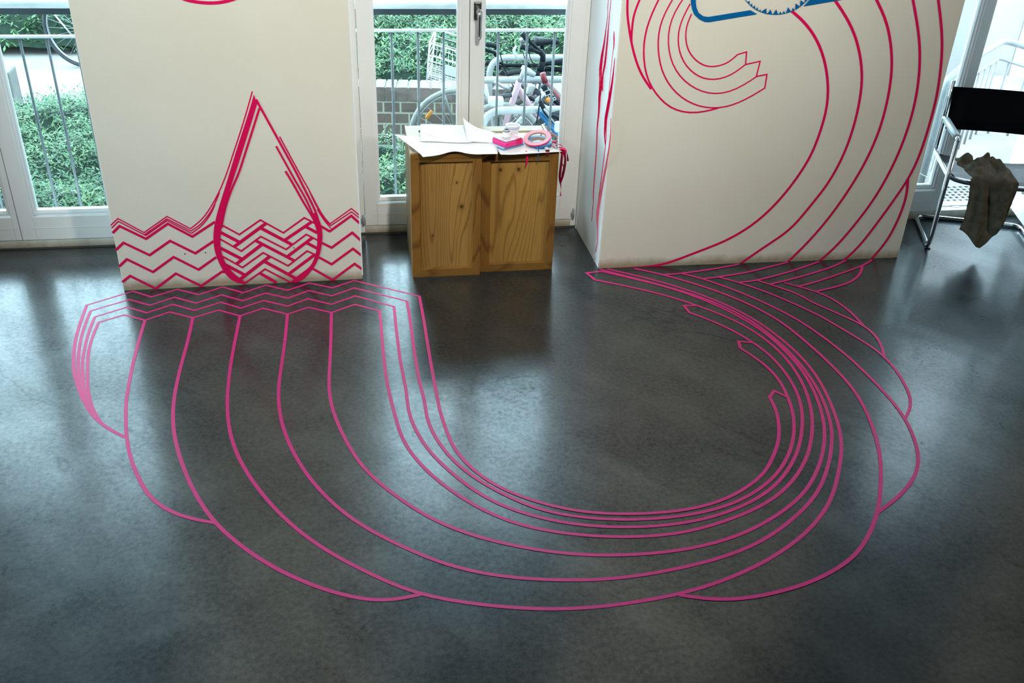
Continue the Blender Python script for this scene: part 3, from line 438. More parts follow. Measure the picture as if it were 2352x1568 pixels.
TAPE['pier2'] = [
  (10, 'outermost red tape of the left spiral on the right pillar, closest to its left edge', '229 12293 237 12113 248 11934 265 11756 289 11578 322 11402 361 11227 405 11053 450 10879 498 10706 547 10533 601 10362 658 10192 720 10024 785 9856 854 9691 929 9528 1011 9368 1100 9213 1197 9062 1300 8915 1408 8773 1521 8633 1637 8496'),
  (9, 'second red tape of the left spiral, merging low into the outermost', '774 12295 742 12194 710 12092 677 11991 645 11889 615 11787 589 11684 568 11579 553 11474 543 11368 539 11261 537 11155 538 11048 538 10941 540 10835 545 10728 553 10622 566 10516 586 10412 615 10310 650 10209 690 10110 730 10011 769 9912'),
  (7.5, 'red spiral tape reaching lowest of all on the right pillar', '1572 12257 1449 11958 1336 11655 1240 11347 1169 11033 1128 10713 1117 10392 1137 10070 1185 9751 1259 9436 1361 9131 1496 8841 1666 8570 1866 8317 2090 8083 2334 7875 2602 7701 2893 7572 3202 7489 3520 7450 3842 7453 4161 7491 4477 7557 4790 7639'),
  (6.5, 'red spiral tape ending in the lowest and rightmost of the three notched tips', '2164 12260 2026 11981 1900 11697 1799 11405 1734 11103 1708 10796 1718 10487 1758 10179 1824 9875 1915 9578 2034 9292 2183 9021 2360 8768 2564 8534 2790 8322 3037 8135 3302 7975 3583 7845 3876 7745 4179 7679 4486 7647 4795 7652 5101 7694 5400 7772 5690 7882 5970 8016 6242 8168 6507 8331 6769 8499 6762 9094 6287 9009'),
  (6, 'red spiral tape ending in the middle notched tip', '2599 12262 2441 11983 2304 11696 2202 11397 2145 11086 2133 10769 2164 10453 2233 10142 2338 9841 2478 9555 2653 9290 2861 9050 3097 8838 3358 8655 3638 8503 3934 8386 4242 8310 4556 8282 4871 8304 5179 8376 5475 8491 5757 8640 6027 8811 6290 8995 6354 9664 5690 9521'),
  (6, 'red spiral tape ending in the topmost notched tip', '2905 12030 2804 11801 2710 11570 2633 11333 2581 11091 2561 10844 2575 10597 2620 10353 2695 10116 2798 9890 2929 9680 3085 9487 3264 9315 3464 9167 3680 9046 3911 8958 4152 8909 4398 8899 4644 8927 4882 8992 5109 9092 5321 9220 5520 9369 5713 9530 5672 10063 5282 9951'),
  (6, 'innermost red spiral tape under the blue corner', '3020 11623 2960 11452 2911 11278 2880 11101 2871 10922 2883 10742 2915 10564 2967 10392 3039 10227 3131 10073 3243 9932 3370 9804 3511 9692 3664 9596 3827 9521 3999 9471 4175 9449 4355 9455 4533 9484 4706 9534 4869 9607 5019 9705 5155 9822 5282 9951'),
  (12, 'long red tape curving from the toothed circle down to the right pillar foot', '7373 11763 7629 11590 7879 11409 8117 11215 8343 11006 8553 10782 8749 10543 8928 10293 9092 10032 9239 9762 9370 9483 9486 9197 9587 8906 9673 8610 9741 8309 9791 8006 9821 7699 9829 7392 9817 7084 9791 6777 9754 6470 9708 6165 9652 5861 9581 5562 9492 5268 9384 4979 9261 4696 9127 4418 8983 4145 8831 3876 8670 3613 8500 3355 8320 3105 8130 2861 7930 2626 7720 2401 7498 2187 7265 1985 7022 1797 6768 1621 6507 1457 6238 1307 5962 1168 5681 1041 5396 922 5108 809 4820 697 4533 584 4245 471 3957 359 3667 254 3373 161 3075 85 2773 31 2467 -3 2159 -22 1850 -31 1541 -37 1232 -43 923 -49 614 -57 306 -65'),
  (12, 'second long red curve on the right pillar counted from the toothed circle', '9225 12196 9441 11977 9654 11754 9860 11526 10058 11290 10243 11046 10416 10791 10574 10528 10718 10257 10848 9979 10965 9694 11068 9405 11155 9110 11225 8811 11277 8509 11312 8204 11333 7897 11343 7589 11344 7282 11336 6974 11317 6667 11289 6361 11251 6055 11201 5752 11140 5450 11068 5152 10983 4856 10886 4564 10777 4277 10655 3995 10518 3720 10369 3451 10211 3187 10050 2925 9888 2663 9725 2402 9554 2146 9370 1903 9166 1675 8944 1466 8707 1271 8463 1084 8216 899 7971 712 7728 524 7486 333 7245 142 7004 -50'),
  (12, 'third long red curve on the right pillar counted from the toothed circle', '11052 12278 11242 12035 11429 11790 11606 11539 11771 11280 11919 11012 12052 10735 12172 10451 12280 10163 12375 9870 12457 9574 12523 9274 12576 8971 12615 8666 12643 8359 12661 8052 12669 7744 12669 7436 12660 7128 12640 6821 12609 6516 12565 6211 12509 5909 12445 5607 12372 5308 12289 5012 12196 4718 12094 4428 11985 4140 11869 3855 11747 3572 11621 3291 11488 3013 11350 2737 11206 2465 11055 2197 10898 1932 10735 1671 10565 1414 10390 1161 10209 912 10021 667 9828 428 9631 191 9431 -44'),
  (12, 'fourth long red curve on the right pillar counted from the toothed circle', '12726 12286 12860 12005 12992 11725 13122 11443 13248 11159 13368 10873 13479 10584 13581 10291 13672 9995 13752 9695 13823 9393 13883 9089 13934 8783 13975 8476 14005 8167 14025 7857 14035 7547 14034 7237 14024 6927 14005 6618 13976 6309 13938 6001 13893 5694 13840 5389 13778 5085 13707 4783 13628 4483 13542 4185 13447 3889 13344 3597 13231 3308 13109 3023 12977 2742 12837 2466 12690 2192 12538 1922 12382 1654 12220 1389 12053 1127 11877 872 11690 626 11490 389 11279 163 11060 -56'),
  (12, 'red curve nearest the right edge of the right pillar', '13899 12291 14018 12008 14136 11725 14252 11441 14363 11154 14468 10866 14564 10575 14650 10280 14725 9983 14789 9683 14846 9381 14896 9078 14940 8775 14977 8470 15005 8165 15024 7858 15033 7552 15034 7245 15031 6938 15023 6631 15011 6324 14994 6017 14970 5711 14938 5406 14896 5102 14841 4801 14770 4503 14683 4210 14580 3921 14465 3637 14341 3356 14213 3077 14083 2799 13950 2522 13815 2247 13678 1972 13539 1698 13398 1425 13252 1155 13098 890 12930 635 12747 390 12550 156 12344 -72'),
  (12, 'short red tape forking off near the right edge of the right pillar', '14657 4110 14695 3923 14729 3735 14758 3547 14777 3357 14787 3167 14786 2977 14777 2786 14761 2596 14738 2407 14709 2218 14676 2031 14638 1844 14595 1658 14547 1473 14493 1290 14431 1110 14359 934 14278 762 14189 593 14095 427 13997 263 13897 101 13794 -60'),
]
TAPE['drop'] = [
  ('inner_line', 9, '6521 7956 6427 7725 6333 7493 6240 7262 6146 7030 6053 6798 5959 6567 5865 6335 5771 6103 5677 5871 5583 5637 5488 5408 5393 5194 5300 5003 5204 4825 5105 4636 5003 4426 4901 4200 4803 3967 4712 3734 4631 3498 4557 3259 4490 3019 4427 2777'),
  ('right_line', 9, '6420 8311 6525 8058 6632 7804 6739 7552 6847 7300 6956 7047 7064 6795 7172 6543 7279 6290 7387 6038 7495 5786 7602 5533 7707 5279 7809 5024 7908 4768 8005 4512 8103 4256 8203 4000 8301 3744 8392 3485 8467 3221 8518 2954 8544 2683 8551 2409'),
  ('short_line', 8, '7031 6343 7096 6189 7161 6036 7226 5882 7291 5729 7356 5575 7421 5422 7486 5268 7551 5115 7617 4961 7684 4809 7753 4657 7822 4505 7891 4354 7958 4201 8023 4048 8086 3893 8145 3738 8200 3580 8251 3422 8300 3262 8348 3103 8396 2943 8443 2783'),
  ('short_line', 9, '7316 5245 7371 5127 7426 5010 7481 4892 7536 4774 7590 4655 7642 4536 7694 4417 7744 4297 7795 4177 7846 4057 7898 3938 7951 3820 8006 3701 8061 3584 8117 3466 8172 3348 8228 3231 8280 3112 8327 2991 8366 2867 8399 2741 8429 2615 8456 2487'),
]
TAPE['herringbone'] = [
  (8, '4457 2902 5132 2425 6077 3067 6989 2424 7934 3090 8394 2793'),
  (15, '4369 2562 5116 2057'),
  (15, '4860 1869 6289 2895'),
  (15, '6042 2705 7297 1853'),
  (14, '7009 2071 8217 2877'),
  (14, '7921 2696 8431 2359'),
  (8, '4311 2254 5130 1640 6018 2295 7038 1629 7959 2306 8423 2005'),
  (15, '4274 1831 5116 1258'),
  (15, '4868 1044 6049 1931'),
  (14, '5787 2110 7360 1055'),
  (14, '7059 1280 8232 2156'),
  (14, '7930 1916 8380 1612'),
  (8, '4304 1438 5096 850 6043 1520 7055 830 7934 1509 8291 1302'),
  (15, '4404 1019 5147 484'),
  (15, '4899 247 6289 1311'),
  (15, '6022 1124 7326 197'),
  (14, '7056 429 8258 1322'),
  (8, '5132 79 6051 723 7089 7'),
  (14, '5799 544 6476 30'),
]
TAPE['band'] = [
  ('6354 8520 6242 8223 6128 7927 6010 7632 5889 7339 5767 7046 5645 6753 5524 6459 5404 6165 5285 5871 5167 5576 5051 5281 4935 4985 4819 4690 4700 4396 4579 4102 4461 3808 4348 3511 4244 3211 4152 2908 4079 2599 4032 2287 4014 1972 4030 1657 4079 1345 4159 1037 4267 737 4410 459 4600 237 4843 94 5125 14', '6441 8118 6326 7828 6212 7538 6097 7248 5982 6959 5866 6670 5750 6381 5633 6092 5515 5804 5396 5515 5278 5227 5159 4939 5042 4651 4925 4362 4812 4071 4705 3779 4610 3483 4527 3183 4453 2880 4385 2576 4327 2270 4292 1962 4292 1654 4337 1350 4429 1057 4566 782 4744 531 4954 305 5184 96'),
  ('8398 3333 8483 3170 8554 3003 8605 2828 8636 2648 8651 2465 8652 2282 8640 2098 8617 1916 8584 1735 8543 1556 8493 1380 8433 1206 8364 1036 8282 872 8186 716 8078 569 7960 427 7837 290 7705 165 7560 67 7396 4 7219 -26 7034 -36', '8220 3158 8284 3011 8340 2861 8382 2707 8411 2550 8425 2391 8428 2230 8420 2070 8404 1910 8382 1751 8353 1594 8316 1438 8269 1284 8213 1134 8148 987 8070 851 7972 730 7854 626 7725 532 7595 438 7467 341 7342 240 7217 139 7092 39'),
]
TAPE['blue'] = [
  '7871 11947 9848 12272 8161 12324',
]
TAPE['blue_outer'] = '2886 12297 2920 12090 2997 11852 3127 11612 3381 11413 3624 11310 3821 11298 5872 11625'
TAPE['blue_inner'] = '3104 12298 3143 12061 3193 11882 3313 11672 3546 11534 3758 11511 5548 11788'
TAPE['circle'] = '5209 12249 5312 12155 5417 12063 5526 11976 5641 11897 5761 11828 5887 11770 6019 11723 6153 11685 6289 11655 6427 11633 6566 11620 6705 11616 6844 11622 6982 11638 7119 11665 7254 11701 7385 11748 7511 11805 7631 11876 7742 11959 7844 12053 7938 12155 8027 12263'
TAPE['teeth'] = [
  '5353 12126 5477 12028 5456 12156',
  '5501 11997 5622 11925 5575 12062',
  '5632 11916 5753 11847 5715 11985',
  '5778 11839 5897 11774 5845 11912',
  '5917 11770 6019 11727 5992 11826',
  '6033 11727 6287 11632 6235 11871',
  '6310 11632 6541 11619 6427 11828',
  '6573 11624 6801 11624 6669 11829',
  '6824 11633 6950 11642 6884 11742',
  '6983 11646 7103 11669 7021 11773',
  '7133 11686 7346 11744 7184 11917',
  '7382 11757 7489 11818 7388 11896',
  '7511 11831 7693 11950 7488 12070',
  '7700 11963 7879 12094 7676 12201',
  '7886 12107 7990 12181 7862 12223',
]
TAPE['hanging'] = [
  ([4, 5, 5, 6, 12, 20, 24, 26, 20, 14, 11, 9, 8, 6, 6], 'loose pink tape strip hanging leftmost on the side of the right pillar', '1881 11879 1855 11532 1763 11151 1915 10624 1975 9971 2030 9401 2019 8792 1803 8136 1958 7607 1916 6883 1928 6130 1753 5280 1725 3162 1697 2670 1669 2173 1622 1696'),
  ([5, 5, 7, 12, 16, 12, 8], 'pink tape strip on the pillar side just right of the leftmost, ending higher', '1433 11967 1466 11436 1534 10844 1515 10082 1520 9159 1669 8649 1591 7956'),
  ([6, 11, 8, 4, 4, 5, 5, 6, 6], 'pink tape strip with a small curled loop at its top end', '582 10793 499 10548 483 10196 547 9867 541 8957 557 7547 534 6589 474 5728 902 2397'),
  ([4, 14, 24, 24, 14, 5], 'wide short pink tape strip nearest the pillar front edge', '153 9787 193 8823 347 7848 512 7081 562 6335 483 5869'),
  ([3, 12, 22, 24, 16, 9, 7, 10], 'pale pink tape strip trailing down the pillar side to the floor, its end curling away', '-33 7255 -195 5962 467 3176 543 2650 565 2139 498 1662 391 1096 497 632'),
]
def unpack(s):
    v = [int(a) / 1e4 for a in s.split()]
    return [Vector((v[i], v[i + 1])) for i in range(0, len(v), 2)]

P1A, P1B = Vector((-1.01664, 3.92490)), Vector((0.01390, 3.94310))
P2A, P2B = Vector((1.11347, 3.95071)), Vector((2.63321, 3.93490))
RVA, RVB = Vector((1.11347, 3.95071)), Vector((1.10789, 4.41437))

def wall_map(A, B, out):
    u = (B - A).normalized()
    n = Vector((u.y, -u.x)) * out
    def f(p, h):
        q = A + u * p.x + n * h
        return Vector((q.x, q.y, p.y))
    return f
on_floor = lambda p, h: Vector((p.x, p.y, h))
on_p1 = wall_map(P1A, P1B, 1)
on_p2 = wall_map(P2A, P2B, 1)
on_rev = wall_map(RVA, RVB, -1)

def ribbon(bm, P, w, f, base=0.0, th=0.00025):
    """flat strip of tape along P with mitred corners and real thickness"""
    Q = [P[0]]
    for p in P[1:]:
        if (p - Q[-1]).length > 0.0015:
            Q.append(p)
    P = Q
    ws = w if isinstance(w, (list, tuple)) else [w] * len(P)
    ws = [x / 1000 for x in ws]
    n = len(P)
    L, R = [], []
    for i in range(n):
        d0 = (P[i] - P[i - 1]).normalized() if i else None
        d1 = (P[i + 1] - P[i]).normalized() if i < n - 1 else None
        a = d0 or d1
        b = d1 or d0
        n0, n1 = Vector((-a.y, a.x)), Vector((-b.y, b.x))
        m = (n0 + n1)
        m = m.normalized() if m.length > 0.2 else n0
        k = 1 / max(m.dot(n0), 0.42)
        hw = ws[min(i, len(ws) - 1)] / 2
        L.append(P[i] + m * hw * k); R.append(P[i] - m * hw * k)
    top, bot = [], []
    for a, b in zip(L, R):
        top.append((bm.verts.new(f(a, base + th)), bm.verts.new(f(b, base + th))))
        bot.append((bm.verts.new(f(a, base)), bm.verts.new(f(b, base))))
    for i in range(n - 1):
        bm.faces.new((top[i][0], top[i][1], top[i + 1][1], top[i + 1][0]))
        bm.faces.new((bot[i][1], bot[i][0], bot[i + 1][0], bot[i + 1][1]))
        bm.faces.new((top[i][0], top[i + 1][0], bot[i + 1][0], bot[i][0]))
        bm.faces.new((top[i + 1][1], top[i][1], bot[i][1], bot[i + 1][1]))
    bm.faces.new((top[0][1], top[0][0], bot[0][0], bot[0][1]))
    bm.faces.new((top[-1][0], top[-1][1], bot[-1][1], bot[-1][0]))
    bmesh.ops.recalc_face_normals(bm, faces=bm.faces)
    return bm

def plate(bm, P, f, base=0.0, th=0.00025):
    a = [bm.verts.new(f(p, base + th)) for p in P]
    b = [bm.verts.new(f(p, base)) for p in P]
    F = [bm.faces.new(a), bm.faces.new(list(reversed(b)))]
    for i in range(len(P)):
        j = (i + 1) % len(P)
        bm.faces.new((a[i], b[i], b[j], a[j]))
    bmesh.ops.triangulate(bm, faces=F)
    bmesh.ops.recalc_face_normals(bm, faces=bm.faces)
    return bm

# ================================================================ THE SETTING
BACK = 4.62
def struct(name, bm, m, parent=None, smooth=False):
    o = obj(name, bm, m, parent, smooth)
    if not parent:
        o['kind'] = 'structure'
    return o

bm = nb(); box(bm, -5.2, 8.2, -4.2, 4.42, -0.12, 0.0); struct('floor', bm, m_floor)
bm = nb(); box(bm, -5.2, 8.2, -4.2, BACK, 3.6, 3.75); struct('ceiling', bm, m_ceiling)

def prism(bm, poly, z0, z1, bevel=0.0):
    a = [bm.verts.new((x, y, z0)) for x, y in poly]
    b = [bm.verts.new((x, y, z1)) for x, y in poly]
    bm.faces.new(list(reversed(a))); bm.faces.new(b)
    vert_edges = []
    for i in range(len(poly)):
        j = (i + 1) % len(poly)
        bm.faces.new((a[i], a[j], b[j], b[i]))
        vert_edges.append(bm.edges.get((a[i], b[i])))
    bmesh.ops.recalc_face_normals(bm, faces=bm.faces)
    if bevel:
        bmesh.ops.bevel(bm, geom=vert_edges, offset=bevel, segments=3, affect='EDGES')
    return bm

def pier(name, A, B, bl, br):
    bm = prism(nb(), [(A.x, A.y), (B.x, B.y), br, bl], 0.0, 3.6, 0.003)
    o = struct(name, bm, [m_wall, m_reveal])
    me = o.data
    fn = Vector((B.y - A.y, A.x - B.x, 0)).normalized()
    for p in me.polygons:
        if p.normal.dot(fn) < 0.7 and abs(p.normal.z) < 0.5:
            p.material_index = 1
    return o
pier('wall_back_left', P1A, P1B, (-1.035, BACK), (0.010, BACK))
pier('wall_back_right', P2A, P2B, (1.106, BACK), (2.585, BACK))
pier('wall_back_far_left', Vector((-5.2, 3.92)), Vector((-2.13, 3.92)), (-5.2, BACK), (-2.12, BACK))
pier('wall_back_far_right', Vector((3.66, 3.92)), Vector((8.2, 3.90)), (3.62, BACK), (8.2, BACK))
for nm, x0, x1 in (('wall_back_over_left', -2.119, -1.036), ('wall_back_over_middle', 0.0145, 1.105), ('wall_back_over_right', 2.635, 3.619)):
    bm = nb(); box(bm, x0, x1, 3.96, BACK, 2.26, 3.6); struct(nm, bm, m_wall_plain)
bm = nb(); box(bm, -5.4, -5.2, -4.2, BACK, 0, 3.6); struct('wall_left', bm, m_wall_plain)
bm = nb(); box(bm, 8.2, 8.4, -4.2, BACK, 0, 3.6); struct('wall_right', bm, m_wall_plain)
bm = nb(); box(bm, -5.4, 8.4, -4.4, -4.2, 0, 3.6); struct('wall_front', bm, m_wall_plain)

for hx, hz in [(0.2769, 0.1621), (0.3624, 0.164), (0.7377, 0.1686)]:
    bm = nb(); q = P1A + (P1B - P1A).normalized() * hx
    lathe(bm, [(0, 0), (0.0028, 0), (0.0030, 0.0006), (0, 0.0007)], seg=12, M=Matrix.Translation((q.x, q.y + 0.0001, hz)) @ Matrix.Rotation(math.radians(90), 4, 'X'))
    obj('drill_hole', bm, m_black, bpy.data.objects['wall_back_left'])
# corner bead on the left pillar's right edge
bm = nb(); box(bm, 0.0105, 0.0158, 3.9405, 3.9465, 0.02, 3.58); struct('trim_1', bm, m_bead)

def sash(name, parent, x0, x1, Y, z0=0.045, z1=2.22, stile=(0.055, 0.055), gl=None, gz=0.185):
    """a glazed leaf: timber frame with moulding, inner bead and pane; gl = glass x range"""
    gx0, gx1 = gl
    gz1 = z1 - 0.10
    bm = nb()
    m = 0.018
    box(bm, x0, gx0 - m, Y, Y + 0.062, z0, z1, 0.0025)
    box(bm, gx1 + m, x1, Y, Y + 0.062, z0, z1, 0.0025)
    box(bm, gx0 - m, gx1 + m, Y, Y + 0.062, z0, gz - 0.026, 0.0015)
    box(bm, gx0 - m, gx1 + m, Y, Y + 0.062, gz1 + 0.026, z1, 0.0015)
    leaf = obj(name, bm, m_frame, parent)
    # weather-board groove lines on the bottom rail
    bm = nb(); box(bm, gx0 - 0.035, gx1 + 0.035, Y - 0.0014, Y + 0.001, 0.1035, 0.1055)
    obj('rail_moulding', bm, m_frame, leaf)
    bm = nb()
    def beadring(a, b, yy, d):
        box(bm, gx0 - a, gx0 - b, yy, yy + d, gz - a, gz1 + a)
        box(bm, gx1 + b, gx1 + a, yy, yy + d, gz - a, gz1 + a)
        box(bm, gx0 - b, gx1 + b, yy, yy + d, gz - a, gz - b)
        box(bm, gx0 - b, gx1 + b, yy, yy + d, gz1 + b, gz1 + a)
    beadring(m, 0.008, Y + 0.007, 0.045)
    beadring(0.008, 0.0, Y + 0.020, 0.030)
    obj('glazing_bead', bm, m_bead, leaf)
    bm = nb(); box(bm, gx0 - 0.004, gx1 + 0.004, Y + 0.034, Y + 0.040, gz - 0.004, gz1 + 0.004)
    obj('pane', bm, m_glass, leaf)
    return leaf

def hinge(parent, x, Y, z):
    bm = nb()
    tube(bm, [(x, Y - 0.009, z), (x, Y - 0.009, z + 0.05)], 0.006, 10)
    box(bm, x - 0.012, x + 0.006, Y - 0.006, Y + 0.001, z + 0.006, z + 0.03)
    obj('hinge', bm, m_galv, parent, True)

def french_window(name, x0, x1, Y, casing=0.027):
    root = empty(name, (0, 0, 0)); root['kind'] = 'structure'
    bm = nb()
    box(bm, x0, x0 + casing, Y + 0.006, Y + 0.10, 0.0, 2.26, 0.002)
    box(bm, x1 - casing, x1, Y + 0.006, Y + 0.10, 0.0, 2.26, 0.002)
    box(bm, x0 + casing, x1 - casing, Y + 0.006, Y + 0.10, 2.225, 2.26)
    obj('frame', bm, m_frame, root)
    bm = nb(); box(bm, x0 + casing, x1 - casing, Y + 0.0015, Y + 0.11, 0.006, 0.0415, 0.0015)
    obj('sill', bm, m_sill, root)
    bm = nb(); box(bm, x0, x1, Y + 0.035, Y + 0.10, -0.05, 0.05)
    box(bm, x0, x1, Y - 0.004, Y + 0.035, -0.02, 0.0062)
    obj('gasket', bm, m_gap, root)
    return root

# window_1, behind and left of the left pillar
w1 = french_window('window_1', -2.119, -1.036, 4.392)
sash('sash', w1, -2.09, -1.5435, 4.392, gl=(-1.997, -1.587))
sash('sash', w1, -1.5405, -1.0365, 4.392, gl=(-1.457, -1.12))
bm = nb(); box(bm, -1.556, -1.53, 4.43, 4.47, 0.045, 2.22); obj('meeting_strip', bm, m_gap, w1)
# window_2, between the pillars
w2 = french_window('window_2', 0.0135, 1.1065, 4.432)
sash('sash', w2, 0.0425, 0.5487, 4.432, gl=(0.121, 0.494))
sR = sash('sash', w2, 0.5513, 1.0855, 4.432, gl=(0.625, 1.001))
bm = nb(); box(bm, 0.537, 0.563, 4.47, 4.51, 0.045, 2.22); obj('meeting_strip', bm, m_gap, w2)
hinge(w2, 0.0335, 4.435, 0.052); hinge(w2, 1.0905, 4.435, 0.052)
for zz in (0.40,):
    pass
# lever handle on the right leaf
bm = nb()
box(bm, 0.567, 0.601, 4.418, 4.4325, 1.033, 1.113, 0.006)
hp = obj('handle_plate', bm, m_plate, sR)
bm = nb()
lev = [(0.586, 4.430, 1.076), (0.586, 4.405, 1.076), (0.586, 4.383, 1.074), (0.587, 4.376, 1.060), (0.587, 4.377, 1.03), (0.587, 4.380, 0.99), (0.587, 4.384, 0.957)]
tube(bm, spline(lev, 5), [0.011] * 8 + [0.0135] * 3 + [0.0115] * 6 + [0.0105] * 8 + [0.0112] * 4 + [0.009, 0.006], 14)
obj('handle', bm, m_handle, hp, True)

# door_1: right opening, left leaf shut, right leaf swung into the room
d1 = empty('door_1'); d1['kind'] = 'structure'
Yd = 4.382
bm = nb()
box(bm, 2.587, 2.615, Yd + 0.006, Yd + 0.10, 0, 2.26, 0.002)
box(bm, 3.585, 3.62, Yd + 0.006, Yd + 0.10, 0, 2.26, 0.002)
box(bm, 2.615, 3.585, Yd + 0.006, Yd + 0.10, 2.225, 2.26)
obj('frame', bm, m_frame, d1)
bm = nb(); box(bm, 2.615, 3.585, Yd + 0.0015, Yd + 0.05, 0.0, 0.0445, 0.0015); obj('sill', bm, m_sill, d1)
bm = nb()
for k, (ya, yb, z) in enumerate(((0.05, 0.075, 0.052), (0.079, 0.10, 0.048), (0.104, 0.128, 0.042))):
    box(bm, 3.107, 3.585, Yd + ya, Yd + yb, 0.0, z, 0.002)
box(bm, 2.615, 3.107, Yd + 0.064, Yd + 0.128, 0.0, 0.042)
th = obj('threshold', bm, m_bead, d1)
for xx in (3.20, 3.30):
    bm = nb(); box(bm, xx, xx + 0.045, Yd + 0.030, Yd + 0.049, 0.044, 0.049, 0.002); obj('striker_plate', bm, m_metal_chrome, th)
sash('sash', d1, 2.6165, 3.102, Yd, gl=(2.70, 3.029))
bm = nb(); box(bm, 3.1022, 3.1052, Yd + 0.01, Yd + 0.055, 0.1, 2.2); obj('seal', bm, m_black, d1)
sw = empty('open_sash', (3.5835, 4.352, 0), math.radians(71.5)); sw.parent = d1
sash('sash', sw, -0.475, -0.004, 0.0, gl=(-0.395, -0.085))

# ================================================================ TAPE ON THE FLOOR
for i, (w, lab, s) in enumerate(TAPE['floor']):
    bm = ribbon(nb(), unpack(s), w, on_floor, 0.00015 + i * 0.00008)
    tag(obj('tape_strip', bm, m_tape_floor), lab, 'tape', 'pink tape lines on the floor')
for i, (w, lab, s) in enumerate(TAPE['pier1']):
    bm = ribbon(nb(), unpack(s), w, on_p1, 0.00015 + i * 0.00008)
    tag(obj('tape_strip', bm, m_tape), lab, 'tape', 'red tape lines on the left pillar')
for i, (w, lab, s) in enumerate(TAPE['pier2']):
    bm = ribbon(nb(), unpack(s), w, on_p2, 0.00015 + i * 0.00008)
    tag(obj('tape_strip', bm, m_tape), lab, 'tape', 'red tape lines on the right pillar')

# the drop on the left pillar: thick body band, fine outlines and a herringbone fill
drop = empty('tape_drop', on_p1(Vector((0.62, 0.02)), 0))
tag(drop, 'large red tape drop on the left pillar with a thick left flank and herringbone fill', 'tape drawing')
inv = Matrix.Translation(drop.location).inverted()
def dropped(bm, name):
    bmesh.ops.transform(bm, matrix=inv, verts=bm.verts)
    return obj(name, bm, m_tape, drop)
for i, (a, b) in enumerate(TAPE['band']):
    A, B = unpack(a), unpack(b)
    def resample(P, n):
        L = [0]
        for p, q in zip(P[:-1], P[1:]): L.append(L[-1] + (q - p).length)
        o, j = [], 0
        for k in range(n):
            d = L[-1] * k / (n - 1)
            while j < len(L) - 2 and L[j + 1] < d: j += 1
            tt = (d - L[j]) / max(L[j + 1] - L[j], 1e-9)
            o.append(P[j].lerp(P[j + 1], min(max(tt, 0), 1)))
        return o
    RA, RB = resample(A, 60), resample(B, 60)
    bm = nb()
    h0, h1 = 0.0016 + i * 0.0001, 0.0019 + i * 0.0001
    T_ = [(bm.verts.new(on_p1(p, h1)), bm.verts.new(on_p1(q, h1))) for p, q in zip(RA, RB)]
    B_ = [(bm.verts.new(on_p1(p, h0)), bm.verts.new(on_p1(q, h0))) for p, q in zip(RA, RB)]
    for k in range(59):
        bm.faces.new((T_[k][0], T_[k][1], T_[k + 1][1], T_[k + 1][0]))
        bm.faces.new((B_[k][1], B_[k][0], B_[k + 1][0], B_[k + 1][1]))
        bm.faces.new((T_[k][0], T_[k + 1][0], B_[k + 1][0], B_[k][0]))
        bm.faces.new((T_[k + 1][1], T_[k][1], B_[k][1], B_[k + 1][1]))
    bmesh.ops.recalc_face_normals(bm, faces=bm.faces)
    dropped(bm, 'thick_flank')
for i, (nm, w, s) in enumerate(TAPE['drop']):
    dropped(ribbon(nb(), unpack(s), w, on_p1, 0.0013 + i * 0.00005), nm)
for i, (w, s) in enumerate(TAPE['herringbone']):
    dropped(ribbon(nb(), unpack(s), w, on_p1, 0.0003 + i * 0.00005), 'herringbone_bar')

# blue shape with toothed circle on the right pillar
def resample2(P, n):
    L = [0]
    for p, q in zip(P[:-1], P[1:]): L.append(L[-1] + (q - p).length)
    o, j = [], 0
    for k in range(n):
        d = L[-1] * k / (n - 1)
        while j < len(L) - 2 and L[j + 1] < d: j += 1
        o.append(P[j].lerp(P[j + 1], min(max((d - L[j]) / max(L[j + 1] - L[j], 1e-9), 0), 1)))
    return o
bm = nb()
RA, RB = resample2(unpack(TAPE['blue_outer']), 80), resample2(unpack(TAPE['blue_inner']), 80)
T_ = [(bm.verts.new(on_p2(p, 0.0024)), bm.verts.new(on_p2(q, 0.0024))) for p, q in zip(RA, RB)]
for k in range(79):
    bm.faces.new((T_[k][0], T_[k][1], T_[k + 1][1], T_[k + 1][0]))
bmesh.ops.recalc_face_normals(bm, faces=bm.faces)
if sum(f.normal.y for f in bm.faces) > 0: bmesh.ops.reverse_faces(bm, faces=bm.faces)
bmesh.ops.solidify(bm, geom=bm.faces[:], thickness=0.0003)
tag(obj('blue_tape_band', bm, m_tape_blue), 'wide blue tape band with a rounded lower left corner on the right pillar', 'tape')
bm = plate(nb(), unpack(TAPE['blue'][0]), on_p2, 0.0022)
tag(obj('blue_tape_band', bm, m_tape_blue), 'blue tape band right of the toothed circle at the top of the pillar', 'tape')
gear = empty('tape_gear', on_p2(Vector((1.0, 1.18)), 0))
tag(gear, 'thin blue circle edged with small blue triangular teeth on the right pillar', 'tape drawing')
inv = Matrix.Translation(gear.location).inverted()
bm = ribbon(nb(), unpack(TAPE['circle']), 2.2, on_p2, 0.0023)
bmesh.ops.transform(bm, matrix=inv, verts=bm.verts); obj('circle_line', bm, m_tape_blue, gear)
for i, s in enumerate(TAPE['teeth']):
    bm = plate(nb(), unpack(s), on_p2, 0.0026)
    bmesh.ops.transform(bm, matrix=inv, verts=bm.verts); obj('tooth', bm, m_tape_blue, gear)

